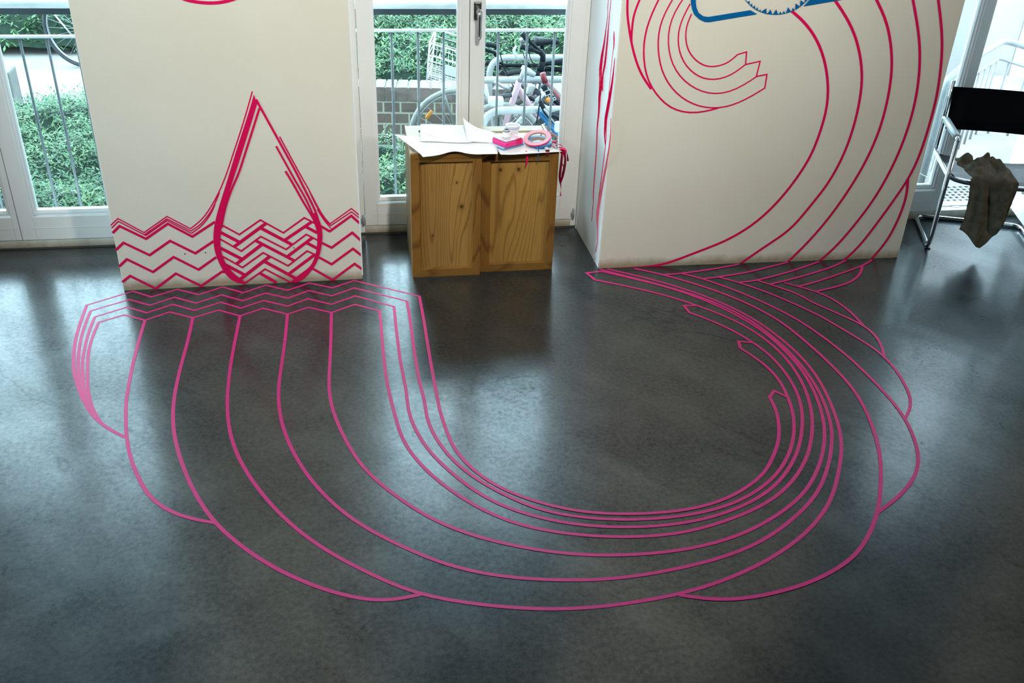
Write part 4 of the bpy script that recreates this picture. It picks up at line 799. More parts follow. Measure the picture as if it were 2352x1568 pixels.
# loose strips hanging on the side of the right pillar
m_tape_pale = tape_mat('pale_pink_tape', (0.85, 0.22, 0.30))
for i, (ws, lab, s) in enumerate(TAPE['hanging']):
    P = unpack(s)
    n = 3
    V3, W3 = [], []
    bm = nb()
    k = 0
    P3 = [Vector((p.x, p.y, 0.003 + 0.0015 * math.sin(q * 1.3 + i))) for q, p in enumerate(P)]
    pts = spline(P3, n)
    wl = []
    for q in range(len(P) - 1):
        a, b = ws[min(q, len(ws) - 1)], ws[min(q + 1, len(ws) - 1)]
        for j in range(n): wl.append(a + (b - a) * j / n)
    wl.append(ws[min(len(P) - 1, len(ws) - 1)])
    rows = []
    for q, p in enumerate(pts):
        hw = max(wl[q] * 0.52, 2.4) / 1000 / 2
        c0 = on_rev(Vector((p.x, p.y)), p.z + hw)
        a, b = c0 + Vector((-hw, 0.3 * hw, 0)), c0 + Vector((hw, -0.3 * hw, 0))
        rows.append((a, b))
    if i == 4:
        d0 = rows[-1]
        for q, (dx, dy, z) in enumerate([(1.1317, 4.0506, 0.045), (1.1192, 4.0205, 0.03), (1.1041, 4.0053, 0.015), (1.0848, 3.9918, 0.004), (1.0738, 3.9802, 0.001)]):
            rows.append((Vector((dx - 0.004, dy - 0.004, z)), Vector((dx + 0.004, dy + 0.006, z))))
    VV = [(bm.verts.new(a), bm.verts.new(b)) for a, b in rows]
    for (a, b), (c_, d_) in zip(VV[:-1], VV[1:]):
        bm.faces.new((a, b, d_, c_))
    bmesh.ops.solidify(bm, geom=bm.faces[:], thickness=0.0003)
    tag(obj('tape_strip', bm, m_tape_pale if i == 4 else m_tape), lab, 'tape', 'loose tape strips on the side of the right pillar')

# ================================================================ WOODEN CRATES
def pine(name, base, dark, vertical=True, ring_scale=9.0, seed=0.0, knots=()):
    m = mat(name, base, 0.5, spec=0.35)
    t = NT(m)
    sc = (1.0, 1.0, 0.10) if vertical else (0.10, 1.0, 1.0)
    v = t.coords(scale=sc)
    ad = t.n('ShaderNodeVectorMath', _operation='ADD'); ad.inputs[1].default_value = (seed, seed * 0.7, seed * 0.3)
    t.l(v, ad.inputs[0])
    warp = t.n('ShaderNodeTexNoise', Scale=5.0, Detail=2.0, Roughness=0.4)
    t.l(ad.outputs[0], warp.inputs['Vector'])
    mul = t.n('ShaderNodeMath', _operation='MULTIPLY'); mul.inputs[1].default_value = ring_scale
    t.l(warp.outputs['Fac'], mul.inputs[0])
    fr = t.n('ShaderNodeMath', _operation='FRACT'); t.l(mul.outputs[0], fr.inputs[0])
    line = t.ramp(fr.outputs[0], [(0.0, (1, 1, 1)), (0.07, (0.75,) * 3), (0.2, (0, 0, 0)), (0.9, (0.1,) * 3), (1.0, (1, 1, 1))])
    fib = t.noise(t.coords(scale=(60, 60, 3) if vertical else (3, 60, 60)), 3, 4, 0.6)
    tone = t.noise(ad.outputs[0], 3.5, 3)
    c = t.ramp(tone, [(0.3, tuple(x * 0.80 for x in base)), (0.7, tuple(min(x * 1.18, 1) for x in base))])
    sep = t.t.nodes.new('ShaderNodeSeparateColor'); t.l(line, sep.inputs[0])
    fac = t.maprange(sep.outputs[0], 0, 1, 0, 0.68)
    c = t.mix(fac, c, dark)
    c = t.mix(t.maprange(fib, 0.35, 0.75, 0, 0.3), c, dark)
    for kx, kz, kr in knots:
        vd = t.n('ShaderNodeVectorMath', _operation='DISTANCE'); vd.inputs[1].default_value = (kx, 0.0, kz * 0.8)
        t.l(t.coords(scale=(1.0, 0.0, 0.8)), vd.inputs[0])
        halo = t.maprange(vd.outputs['Value'], kr * 3.2, kr, 0.0, 0.45)
        c = t.mix(halo, c, dark)
        c = t.mix(t.maprange(vd.outputs['Value'], kr * 1.1, kr * 0.6, 0.0, 0.9), c, tuple(x * 0.3 for x in dark))
    t.l(c, t.b.inputs['Base Color'])
    t.bump(fib, 0.1, 0.001)
    return m
m_panel_a = pine('pine_panel', (0.34, 0.185, 0.048), (0.14, 0.062, 0.014), True, 30, 0.0, knots=((0.068, 0.335, 0.008), (0.046, 0.448, 0.004), (-0.062, 0.20, 0.004)))
m_panel_b = pine('pine_panel', (0.37, 0.205, 0.048), (0.17, 0.078, 0.018), True, 26, 3.7, knots=((-0.087, 0.492, 0.008), (-0.005, 0.492, 0.008), (0.143, 0.497, 0.008)))
m_post = pine('pine_post', (0.24, 0.112, 0.022), (0.085, 0.032, 0.006), True, 30, 1.3)
m_rail_w = pine('pine_rail', (0.25, 0.12, 0.024), (0.10, 0.04, 0.008), False, 14, 2.1)
m_pale = pine('pale_pine', (0.66, 0.58, 0.42), (0.55, 0.42, 0.25), False, 6, 5.0)
m_side = pine('weathered_side', (0.36, 0.24, 0.11), (0.16, 0.09, 0.03), True, 10, 6.0)
m_dark_in = mat('crate_inside', (0.30, 0.14, 0.03), 0.7)

def crate(x0, x1, y0, y1, H, panel, label, side_h=0.0, edge=True):
    """upright box: mitred frame with recessed panel in front, framed lid with hand slot on top"""
    root = empty('wooden_crate', ((x0 + x1) / 2, (y0 + y1) / 2, 0))
    tag(root, label, 'crate', 'wooden crates in front of the middle window')
    cx, cy = root.location.x, root.location.y
    X0, X1, Y0, Y1 = x0 - cx, x1 - cx, y0 - cy, y1 - cy
    fw = 0.036; pr = 0.012
    bm = nb(); box(bm, X0, X1, Y0 + 0.016, Y1, 0.0, H - 0.022, 0.001); obj('body', bm, m_side, root)
    def mitre(bm, pts_out, pts_in, yo, yi, idx):
        """one mitred frame member with a sloping inner edge"""
        a, b = pts_out; c_, d = pts_in
        v = [bm.verts.new((a[0], yo, a[1])), bm.verts.new((b[0], yo, b[1])), bm.verts.new((d[0], yo, d[1])), bm.verts.new((c_[0], yo, c_[1]))]
        s = 0.007
        return v
    O = [(X0, 0.0), (X1, 0.0), (X1, H), (X0, H)]
    I = [(X0 + fw, fw), (X1 - fw, fw), (X1 - fw, H - fw), (X0 + fw, H - fw)]
    J = [(X0 + fw + 0.006, fw + 0.006), (X1 - fw - 0.006, fw + 0.006), (X1 - fw - 0.006, H - fw - 0.006), (X0 + fw + 0.006, H - fw - 0.006)]
    for k in range(4):
        q = (k + 1) % 4
        bm = nb()
        A = [bm.verts.new((p[0], Y0, p[1])) for p in (O[k], O[q], I[q], I[k])]
        Bk = [bm.verts.new((p[0], Y0 + 0.0165, p[1])) for p in (O[k], O[q])]
        C = [bm.verts.new((p[0], Y0 + pr, p[1])) for p in (J[q], J[k])]
        D = [bm.verts.new((p[0], Y0 + 0.0165, p[1])) for p in (J[q], J[k])]
        bm.faces.new(A)
        bm.faces.new((A[3], A[2], C[0], C[1]))
        bm.faces.new((A[0], Bk[0], Bk[1], A[1]))
        bm.faces.new((C[1], C[0], D[0], D[1]))
        bm.faces.new((Bk[0], D[1], D[0], Bk[1]))
        bm.faces.new((A[0], A[3], C[1], D[1], Bk[0])); bm.faces.new((A[1], Bk[1], D[0], C[0], A[2]))
        bmesh.ops.recalc_face_normals(bm, faces=bm.faces)
        obj('frame_board', bm, m_rail_w if k in (0, 2) else m_post, root)
    bm = nb(); box(bm, X0 + fw - 0.004, X1 - fw + 0.004, Y0 + pr, Y0 + 0.0162, fw - 0.004, H - fw + 0.004)
    obj('front_panel', bm, panel, root)
    # lid: frame on a recessed board with a slot near the back
    bm = nb()
    zt = H
    yb = Y0 + 0.017
    e = 0.010
    box(bm, X0, X0 + e, yb, Y1, zt - 0.022, zt + side_h, 0.001)
    obj('side_edge', bm, m_pale, root)
    bm = nb(); box(bm, X1 - e, X1, yb, Y1, zt - 0.022, zt + side_h, 0.001)
    obj('side_edge', bm, m_pale, root)
    bm = nb()
    sx0, sx1, sy0, sy1 = X0 + 0.058, X1 - 0.058, Y1 - 0.10, Y1 - 0.068
    box(bm, X0 + e, X1 - e, yb, sy0, zt - 0.014, zt - 0.002)
    box(bm, X0 + e, X1 - e, sy1, Y1, zt - 0.014, zt - 0.002)
    box(bm, X0 + e, sx0, sy0, sy1, zt - 0.014, zt - 0.002)
    box(bm, sx1, X1 - e, sy0, sy1, zt - 0.014, zt - 0.002)
    obj('lid', bm, m_pale, root)
    bm = nb(); box(bm, sx0, sx1, sy0, sy1, zt - 0.0215, zt - 0.0185); obj('slot_bottom', bm, m_dark_in, root)
    return root
crate(0.240, 0.5485, 3.936, 4.330, 0.584, m_panel_a, 'left wooden crate standing upright, its top mostly hidden by white paper')
crate(0.5530, 0.8930, 3.962, 4.340, 0.571, m_panel_b, 'right wooden crate standing upright, slightly lower, with an open hand slot on top', 0.005)

# ---------------------------------------------------------------- papers
def sheet(name, P, z, lab, grp=None, cols=16, rows=10, wave=None, parent=None):
    """sheet from four boundary corners (front-left, front-right, back-right, back-left) in metres"""
    a, b, c_, d = [Vector(p) for p in P]
    bm = nb(); G = []
    for j in range(rows + 1):
        v = j / rows; row = []
        for i in range(cols + 1):
            u = i / cols
            p = a * (1 - u) * (1 - v) + b * u * (1 - v) + c_ * u * v + d * (1 - u) * v
            x, y, dz = p.x, p.y, 0.0
            if wave: x, y, dz = wave(u, v, x, y)
            row.append(bm.verts.new((x, y, p.z + dz)))
        G.append(row)
    for j in range(rows):
        for i in range(cols):
            bm.faces.new((G[j][i], G[j][i + 1], G[j + 1][i + 1], G[j + 1][i]))
    bmesh.ops.recalc_face_normals(bm, faces=bm.faces)
    bmesh.ops.solidify(bm, geom=bm.faces[:], thickness=-0.0003)
    o = obj(name, bm, m_paper, parent, True)
    if lab: tag(o, lab, 'paper', grp)
    return o
grp = 'loose papers on the crates'
def wv_a(u, v, x, y):
    lift = 0.022 * max(0, 1 - u * 4.5) * v ** 0.5 + 0.012 * math.exp(-((u - 0.42) / 0.16) ** 2) * (1 - v) ** 2
    return x, y + 0.024 * math.exp(-((u - 0.45) / 0.22) ** 2) * (1 - v), 0.001 + lift + 0.0015 * math.sin(u * 9)
sheet('paper_sheet', [(0.290, 3.889, 0.5885), (0.612, 3.905, 0.5885), (0.640, 4.19, 0.5885), (0.180, 4.125, 0.5885)], 0, 'large white sheet overhanging the front of the left crate, left corner lifted', grp, 24, 12, wv_a)
def wv_b(u, v, x, y):
    return x, y, 0.002 + 0.006 * v * v + 0.0015 * math.sin(u * 7)
shB = sheet('paper_sheet', [(0.290, 4.07, 0.5935), (0.515, 4.04, 0.5935), (0.512, 4.265, 0.5935), (0.310, 4.285, 0.5935)], 0, 'squarish white sheet with a pink line, lying towards the back of the left crate', grp, 12, 12, wv_b)
def wv_c(u, v, x, y):
    k = max(0, 1 - u * 1.6) * v
    return x, y, 0.002 + 0.034 * k ** 2
sheet('paper_sheet', [(0.500, 4.05, 0.5965), (0.66, 4.03, 0.5900), (0.628, 4.20, 0.5885), (0.505, 4.29, 0.597)], 0, 'white sheet across both crates with its back corner curling up to a point', grp, 14, 14, wv_c)
def wv_d(u, v, x, y):
    return x, y + 0.010 * math.sin(u * 3.14) * v, 0.0005 + 0.004 * math.exp(-((u - 0.0) / 0.1) ** 2)
sheet('paper_sheet', [(0.625, 3.913, 0.580), (0.905, 3.952, 0.577), (0.80, 4.15, 0.577), (0.603, 4.12, 0.583)], 0, 'white sheet under the box and tape rolls on the right crate', grp, 14, 10, wv_d)
# pencilled marks on the upper sheet
bm = nb()
mk = [Vector((0.318, 4.17)), Vector((0.345, 4.135)), Vector((0.372, 4.105)), Vector((0.385, 4.10))]
ribbon(bm, mk, [1.5, 3, 3, 2], lambda p, h: Vector((p.x, p.y, h)), 0.6000, 0.0002)
bm2 = obj('pink_line', bm, m_tape, shB)
bm = nb()
for k in range(9):
    x = 0.335 + k * 0.013
    ribbon(bm, [Vector((x, 4.060 + 0.004 * (k % 3))), Vector((x + 0.005, 4.067 + 0.003 * (k % 2)))], 0.9, lambda p, h: Vector((p.x, p.y, h)), 0.5985, 0.0002)
obj('pencil_marks', bm, mat('pencil', (0.45, 0.45, 0.5), 0.8), shB)

# ---------------------------------------------------------------- small things on the right crate
m_pinkbox = mat('pink_plastic', (0.80, 0.02, 0.24), 0.35)
m_whitepl = mat('white_plastic', (0.86, 0.86, 0.88), 0.35)
m_bluepl = mat('blue_card', (0.10, 0.35, 0.62), 0.5)
m_palepink = mat('tape_roll_side', (0.82, 0.36, 0.46), 0.55)
m_card = noisy('cardboard_core', (0.30, 0.22, 0.17), (0.36, 0.28, 0.22), 40, 0.8)

RB = Matrix.Translation((0.668, 4.030, 0)) @ Matrix.Rotation(math.radians(33), 4, 'Z')
ub = empty('blue_folder', (0.664, 4.045, 0.5842), math.radians(33))
tag(ub, 'pale blue folder lying beneath the pink and white box', 'folder')
bm = nb(); box(bm, -0.062, 0.062, -0.058, 0.066, 0, 0.006, 0.002); obj('cover', bm, m_bluepl, ub)
bm = nb(); box(bm, -0.059, 0.059, -0.055, 0.070, 0.0062, 0.0085, 0.001); obj('pages', bm, mat('pale_blue_sheet', (0.55, 0.75, 0.86), 0.5), ub)
cb = empty('pink_box', (0.674, 4.030, 0.5932), math.radians(33))
tag(cb, 'small pink and white box with pink striped tape across it, on the right crate', 'box')
bm = nb(); box(bm, -0.052, 0.052, -0.046, 0.046, 0, 0.024, 0.006); obj('body', bm, m_pinkbox, cb, True)
bm = nb(); box(bm, -0.050, 0.050, -0.044, 0.044, 0.0245, 0.030, 0.003); obj('lid', bm, mat('greyish_lid', (0.62, 0.60, 0.66), 0.4), cb, True)
for k, x in enumerate((0.012, 0.022, 0.032)):
    bm = nb(); box(bm, x, x + 0.005, -0.0475, 0.046, 0.0302, 0.0309); box(bm, x, x + 0.005, -0.0475, -0.0465, 0.0, 0.0309)
    obj('stripe', bm, m_tape, cb)
bm = nb()
for k in range(11):
    a = math.radians(150 + k * 16)
    box(bm, -0.0035, 0.0035, -0.0012, 0.0012, 0.0302, 0.0306, M=Matrix.Translation((-0.012 + 0.026 * math.cos(a), -0.006 + 0.026 * math.sin(a), 0)) @ Matrix.Rotation(a, 4, 'Z'))
obj('printed_marks', bm, m_pinkbox, cb)
jar = empty('glue_bottle', (0.668, 4.032, 0.6242))
tag(jar, 'little white bottle with ribbed neck and black opening on the pink box', 'bottle')
bm = nb(); lathe(bm, [(0, 0), (0.021, 0), (0.022, 0.003), (0.018, 0.008), (0.017, 0.016), (0.0155, 0.020), (0, 0.020)]); obj('body', bm, m_whitepl, jar, True)
bm = nb(); lathe(bm, [(0, 0.0202), (0.013, 0.0202), (0.0125, 0.030), (0.0095, 0.031), (0, 0.031)]); obj('neck', bm, m_whitepl, jar, True)
bm = nb()
for k in range(16):
    a = k * math.pi / 8
    box(bm, 0.0125, 0.0135, -0.0012, 0.0012, 0.021, 0.029, M=Matrix.Rotation(a, 4, 'Z'))
obj('ribs', bm, m_gap, jar)
bm = nb(); lathe(bm, [(0, 0.0312), (0.0105, 0.0312), (0.0105, 0.0325), (0, 0.0325)]); obj('opening', bm, m_black, jar, True)
cup = empty('paper_cup', (0.712, 4.140, 0.5835))
tag(cup, 'white bowl shaped cup with a thin blue line, behind the little bottle', 'cup')
bm = nb(); lathe(bm, [(0, 0), (0.021, 0), (0.024, 0.012), (0.030, 0.040), (0.0335, 0.056), (0.034, 0.0565), (0.032, 0.0565), (0.028, 0.040), (0.022, 0.014), (0, 0.013)]); obj('bowl', bm, m_whitepl, cup, True)
bm = nb(); ring(bm, (0, 0, 0.046), 0.0315, 0.0011, (0, 0, 1), 40, 6); obj('rim_line', bm, m_bluepl, cup, True)
bm = nb(); lathe(bm, [(0, 0.046), (0.0292, 0.046), (0.0292, 0.049), (0, 0.049)]); obj('white_filling', bm, m_paper, cup, True)

def roll(name, c, R, r, h, tilt, yaw_, msides, mout, lab):
    root = empty(name, c); root.rotation_euler = (tilt[0], tilt[1], yaw_)
    tag(root, lab, 'tape roll', 'tape rolls on the right crate')
    bm = nb(); lathe(bm, [(r + 0.0025, 0), (R, 0), (R, h), (r + 0.0025, h), (r + 0.0025, 0)], seg=56)
    o = obj('tape_winding', bm, [mout, msides], root)
    for p in o.data.polygons:
        p.use_smooth = abs(p.normal.z) < 0.5
        if abs(p.normal.z) > 0.5: p.material_index = 1
    bm = nb(); lathe(bm, [(r, 0.0003), (r + 0.0024, 0.0003), (r + 0.0024, h - 0.0003), (r, h - 0.0003), (r, 0.0003)], seg=56)
    obj('core', bm, m_card, root, True)
    return root
roll('tape_roll', (0.818, 4.038, 0.586), 0.056, 0.036, 0.014, (math.radians(6), 0, ), 0.2, m_tape_blue, m_tape_blue, 'blue tape roll lying under the pale pink roll')
roll('tape_roll', (0.808, 4.040, 0.6075), 0.062, 0.039, 0.007, (math.radians(9), math.radians(-14)), 0.2, m_palepink, m_tape, 'large flat pale pink tape roll tilted on top of the blue one')
roll('tape_roll', (0.874, 4.105, 0.5885), 0.042, 0.037, 0.010, (math.radians(12), math.radians(14)), 0.0, m_palepink, m_tape, 'thin pink tape roll leaning at the right edge of the right crate')
tag(obj('tape_tail', ribbon(nb(), [Vector((0.744, 0.583)), Vector((0.749, 0.560)), Vector((0.750, 0.535)), Vector((0.745, 0.512))], [7, 8.5, 8, 5], lambda p, h: Vector((p.x, 3.957 - h - 0.006 * math.sin((0.583 - p.y) * 40), p.y))), m_tape), 'short pink tape tail hanging over the front edge of the right crate', 'tape')
bm = nb(); tube(bm, spline([(0.790, 3.995, 0.592), (0.795, 3.965, 0.592), (0.799, 3.953, 0.585), (0.7985, 3.9535, 0.560), (0.797, 3.9545, 0.533)], 4), 0.0022, 6)
tag(obj('blue_tape_tail', bm, m_tape_blue, None, True), 'thin blue tape tail hanging from the blue roll over the crate front', 'tape')
ct = empty('cutter', (0.838, 3.957, 0.5775))
tag(ct, 'small clear and dark red cutter on the front edge of the right crate', 'cutter')
bm = nb(); box(bm, -0.008, 0.008, -0.0035, 0.05, 0.0008, 0.012, 0.002); obj('blade_case', bm, mat('clear_grey_plastic', (0.55, 0.6, 0.62), 0.2), ct)
bm = nb(); box(bm, -0.009, 0.009, -0.010, -0.0038, -0.012, 0.011, 0.002); obj('grip', bm, mat('dark_red_plastic', (0.12, 0.005, 0.01), 0.4), ct)

# bunch of crumpled pink tape hanging off the right corner
tb = empty('tape_bunch', (0.905, 3.985, 0.572))
tag(tb, 'tangled bunch of pink tape hanging down the right corner of the right crate', 'tape')
random.seed(4)
def strand(P, w, nm):
    bm = nb(); rows = []
    S = spline(P, 6)
    for q, p in enumerate(S):
        a = q * 0.25
        d = Vector((math.cos(a * 0.6), math.sin(a) * 0.5, 0.15 * math.sin(a * 2))) * (w / 2)
        rows.append((bm.verts.new(p - d), bm.verts.new(p + d)))
    for (a, b), (c_, d) in zip(rows[:-1], rows[1:]): bm.faces.new((a, b, d, c_))
    bmesh.ops.solidify(bm, geom=bm.faces[:], thickness=0.0004)
    obj(nm, bm, m_tape, tb, True)
strand([(-0.045, 0.03, 0.012), (-0.020, 0.010, 0.016), (0.0, -0.008, 0.010), (0.0, -0.028, -0.03), (-0.004, -0.030, -0.11), (0.004, -0.030, -0.16), (0.006, -0.026, -0.205)], 0.013, 'strand')
strand([(-0.03, 0.05, 0.012), (0.0, 0.02, 0.018), (0.014, -0.010, 0.004), (0.018, -0.022, -0.045), (0.012, -0.024, -0.10), (0.004, -0.026, -0.14)], 0.014, 'strand')
strand([(-0.02, 0.0, 0.014), (0.006, -0.006, 0.012), (0.026, -0.010, -0.012), (0.032, -0.016, -0.045)], 0.012, 'strand')
strand([(0.0, -0.01, 0.012), (0.012, -0.016, -0.02), (0.004, -0.024, -0.05), (0.016, -0.022, -0.075), (0.008, -0.026, -0.10)], 0.010, 'strand')
bm = nb()
ring(bm, (0.008, -0.012, 0.0), 0.012, 0.0045, (0.3, 1, 0.4), 20, 6); ring(bm, (0.012, -0.014, 0.004), 0.010, 0.004, (1, 0.4, 0.2), 20, 6)
obj('knot', bm, m_tape, tb, True)

# ================================================================ CANTILEVER CHAIR
F0, uu, ww = Vector((2.837, 4.013, 0)), Vector((0.936, -0.351, 0)), Vector((0.351, 0.936, 0))
chair = empty('cantilever_chair', (F0.x, F0.y, 0), math.atan2(uu.y, uu.x))
tag(chair, 'tubular chrome cantilever chair with black backrest in front of the open door', 'chair')
CW, CD, AH = 0.54, 0.42, 0.562
bm = nb()
tube(bm, bend([(0, 0, AH), (0, -0.004, 0.0125), (0.0, CD, 0.0125), (CW, CD, 0.0125), (CW, -0.004, 0.0125), (CW, 0, AH)], 0.055, 8)[0:], 0.0115, 14)
obj('tube_frame', bm, m_metal_chrome, chair, True)
m_rubber = mat('black_foot', (0.01, 0.01, 0.012), 0.5)
for x in (0, CW):
    bm = nb(); tube(bm, bend([(x, 0.0, AH - 0.012), (x, 0.004, AH + 0.008), (x, 0.02, AH + 0.011), (x, 0.335, AH + 0.011), (x, 0.355, AH + 0.011), (x, 0.36, 0.42), (x + (0.001 if x == 0 else -0.001), 0.345, 0.395), (x, 0.30, 0.392), (x, 0.02, 0.392), (x, 0.012, 0.392)], 0.02, 4), 0.0114, 12)
    obj('arm_tube', bm, m_metal_chrome, chair, True)
    bm = nb(); tube(bm, [(x, 0.022, AH + 0.012), (x, 0.026, AH + 0.012), (x, 0.30, AH + 0.012), (x, 0.305, AH + 0.012)], [0.015, 0.0175, 0.0175, 0.015], 16)
    obj('armrest', bm, mat('grey_arm_pad', (0.30, 0.37, 0.40), 0.3), chair, True)
    bm = nb(); tube(bm, [(x, 0.357, AH), (x, 0.352, 0.76)], 0.0114, 12)
    obj('back_post', bm, m_metal_chrome, chair, True)
    bm = nb(); box(bm, x - 0.014, x + 0.014, 0.0, 0.03, 0.0, 0.006, 0.002); obj('foot_glide', bm, m_rubber, chair)
m_blackfab = mat('black_leather', (0.004, 0.004, 0.006), 0.45, spec=0.3)
bm = nb()
G = []
for i in range(17):
    u = i / 16
    x = 0.018 + (CW - 0.036) * u - (0.018 if i == 0 else 0) + (0.018 if i == 16 else 0)
    sag = 0.018 * math.sin(u * math.pi)
    G.append([bm.verts.new((x + (0.012 * (1 - v) if i < 2 else 0), 0.333 + sag, 0.522 + 0.213 * v)) for v in (0, 0.25, 0.5, 0.75, 1)])
for A, B in zip(G[:-1], G[1:]):
    for k in range(4): bm.faces.new((A[k], B[k], B[k + 1], A[k + 1]))
bmesh.ops.solidify(bm, geom=bm.faces[:], thickness=-0.012)
obj('backrest', bm, m_blackfab, chair, True)
m_seat = mat('dark_seat_leather', (0.02, 0.025, 0.03), 0.22, spec=0.6)
bm = nb(); G = []
for i in range(17):
    u = i / 16
    sag = -0.020 * math.sin(u * math.pi)
    G.append([bm.verts.new((0.012 + (CW - 0.024) * u, 0.0 + 0.36 * v, 0.392 + sag - 0.01 * v)) for v in (0, 0.25, 0.5, 0.75, 1)])
for A, B in zip(G[:-1], G[1:]):
    for k in range(4): bm.faces.new((A[k], B[k], B[k + 1], A[k + 1]))
bmesh.ops.solidify(bm, geom=bm.faces[:], thickness=-0.016)
obj('seat', bm, m_seat, chair, True)
bm = nb(); tube(bm, spline([(0.0, 0.008, 0.388), (0.05, 0.0, 0.372), (0.14, -0.002, 0.362), (0.27, -0.002, 0.358), (0.40, -0.002, 0.362), (0.49, 0.0, 0.372), (CW, 0.008, 0.388)], 5), 0.011, 10)
obj('seat_front_bar', bm, m_metal_chrome, chair, True)

# crumpled cloth on the seat, hanging over its front
m_cloth = noisy('grey_brown_linen', (0.125, 0.108, 0.078), (0.19, 0.165, 0.125), 22, 0.95, spec=0.1)
cl = nb()
left = [(0.06, 0.14), (0.07, 0.09), (0.085, 0.04), (0.096, -0.005)]
NU, NT_, NH = 44, 22, 40
def lerp_tab(tab, t):
    n = len(tab) - 1; k = min(int(t * n), n - 1); f = t * n - k
    return tab[k] + (tab[k + 1] - tab[k]) * f
hl = [0.097, 0.105, 0.115, 0.120, 0.120, 0.112]
hr = [0.318, 0.322, 0.320, 0.317, 0.315, 0.312]
def bottom(u):
    tab = [0.135, 0.125, 0.112, 0.094, 0.073, 0.052, 0.045, 0.070, 0.108, 0.125, 0.165]
    return lerp_tab(tab, u)
G = []
for j in range(NT_ + NH + 1):
    row = []
    for i in range(NU + 1):
        u = i / NU
        if j <= NT_:
            v = j / NT_
            xl, xr = 0.055 + 0.045 * v, 0.285 + 0.03 * v
            x = xl + (xr - xl) * u
            y = 0.20 - 0.215 * v
            nv = Vector((x * 15, y * 16, 3.1))
            rz = (0.45 + noise.noise(nv)) * 0.055 + abs(noise.noise(nv * 1.9)) * 0.040 + 0.010 * noise.noise(nv * 4)
            edge = min(1, min(u, 1 - u) * 6) * min(1, v * 5 + 0.15)
            z = 0.400 + rz * edge * (1 - 0.75 * v ** 3) + 0.012 * (1 - v)
            x += 0.015 * noise.noise(nv * 1.3 + Vector((5, 0, 0)))
            y += 0.012 * noise.noise(nv * 1.1 + Vector((0, 7, 0))) * (1 - v)
            row.append(cl.verts.new((x, y, z)))
        else:
            v = (j - NT_) / NH
            xl, xr = lerp_tab(hl, v), lerp_tab(hr, v)
            x = xl + (xr - xl) * u
            z = 0.402 + (bottom(u) - 0.402) * v
            fold = 0.018 * math.exp(-((u - 0.28 - 0.12 * v) / 0.07) ** 2) - 0.016 * math.exp(-((u - 0.40 + 0.30 * v * (1 - v) - 0.45 * v) / 0.06) ** 2) + 0.012 * math.exp(-((u - 0.78 - 0.1 * v) / 0.09) ** 2) - 0.020 * math.exp(-((u - 0.97) / 0.07) ** 2)
            y = -0.024 - 0.85 * fold * min(1, v * 3) - 0.008 * noise.noise(Vector((x * 18, z * 10, 1.0))) - 0.004 * noise.noise(Vector((x * 60, z * 45, 2.0)))
            row.append(cl.verts.new((x, y, z)))
    G.append(row)
for A, B in zip(G[:-1], G[1:]):
    for k in range(NU): cl.faces.new((A[k], B[k], B[k + 1], A[k + 1]))
bmesh.ops.solidify(cl, geom=cl.faces[:], thickness=-0.0015)
M = Matrix.Translation((F0.x, F0.y, 0)) @ Matrix.Rotation(math.atan2(uu.y, uu.x), 4, 'Z')
base_c = M @ Vector((0.2, 0.0, 0.40))
bmesh.ops.transform(cl, matrix=Matrix.Translation(-base_c) @ M, verts=cl.verts)
cloth = obj('cloth', cl, m_cloth, None, True)
cloth.location = base_c
tag(cloth, 'crumpled grey brown cloth lying on the chair seat and hanging over its front', 'cloth')

# ================================================================ OUTSIDE
GZ = -0.44
m_pave = noisy('pale_paving', (0.20, 0.185, 0.175), (0.26, 0.235, 0.22), 3, 0.85)
bm = nb(); box(bm, -14, 16, BACK + 0.0, 22, GZ - 0.2, GZ); struct('ground', bm, m_pave)
bm = nb(); box(bm, 2.2, 8.5, BACK + 0.001, 7.2, GZ + 0.001, -0.02); tag(obj('landing', bm, m_pave), kind='structure')

# railings in front of the windows
def railing(x0, x1, Y, ztop, zlow, xs, lab):
    root = empty('window_railing', ((x0 + x1) / 2, Y, 0))
    tag(root, lab, 'railing', 'steel railings outside the tall windows')
    c0 = root.location.x
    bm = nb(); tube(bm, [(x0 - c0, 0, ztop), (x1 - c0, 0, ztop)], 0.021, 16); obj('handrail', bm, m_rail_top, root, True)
    bm = nb(); box(bm, x0 - c0, x1 - c0, -0.006, 0.006, ztop - 0.046, ztop - 0.021); obj('underside_shade_bar', bm, m_under_shade, root)  # added dark strip paints the shaded underside of the handrail tube
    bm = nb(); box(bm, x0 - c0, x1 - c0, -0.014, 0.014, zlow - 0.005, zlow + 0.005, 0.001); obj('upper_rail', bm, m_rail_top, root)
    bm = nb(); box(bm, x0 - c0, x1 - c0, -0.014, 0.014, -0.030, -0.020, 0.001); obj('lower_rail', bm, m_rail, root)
    for x in xs:
        bm = nb(); tube(bm, [(x - c0, 0, -0.022), (x - c0, 0, zlow - 0.004)], 0.0065, 10); obj('baluster', bm, m_rail, root, True)
    for x in (x0 + 0.02, x1 - 0.02):
        bm = nb(); box(bm, x - c0 - 0.012, x - c0 + 0.012, -0.012, 0.012, GZ, ztop - 0.02); obj('post', bm, m_rail, root)
railing(-2.25, -1.00, 4.70, 1.046, 0.903, [-2.08, -1.955, -1.83, -1.705, -1.58, -1.455, -1.340, -1.215, -1.10], 'steel railing outside the leftmost window')
railing(-0.02, 1.17, 4.70, 1.045, 0.926, [0.085, 0.208, 0.334, 0.457, 0.59, 0.723, 0.865, 1.001, 1.10], 'steel railing outside the middle window')

m_stair = noisy('stair_rail_paint', (0.24, 0.25, 0.255), (0.29, 0.30, 0.305), 20, 0.4)
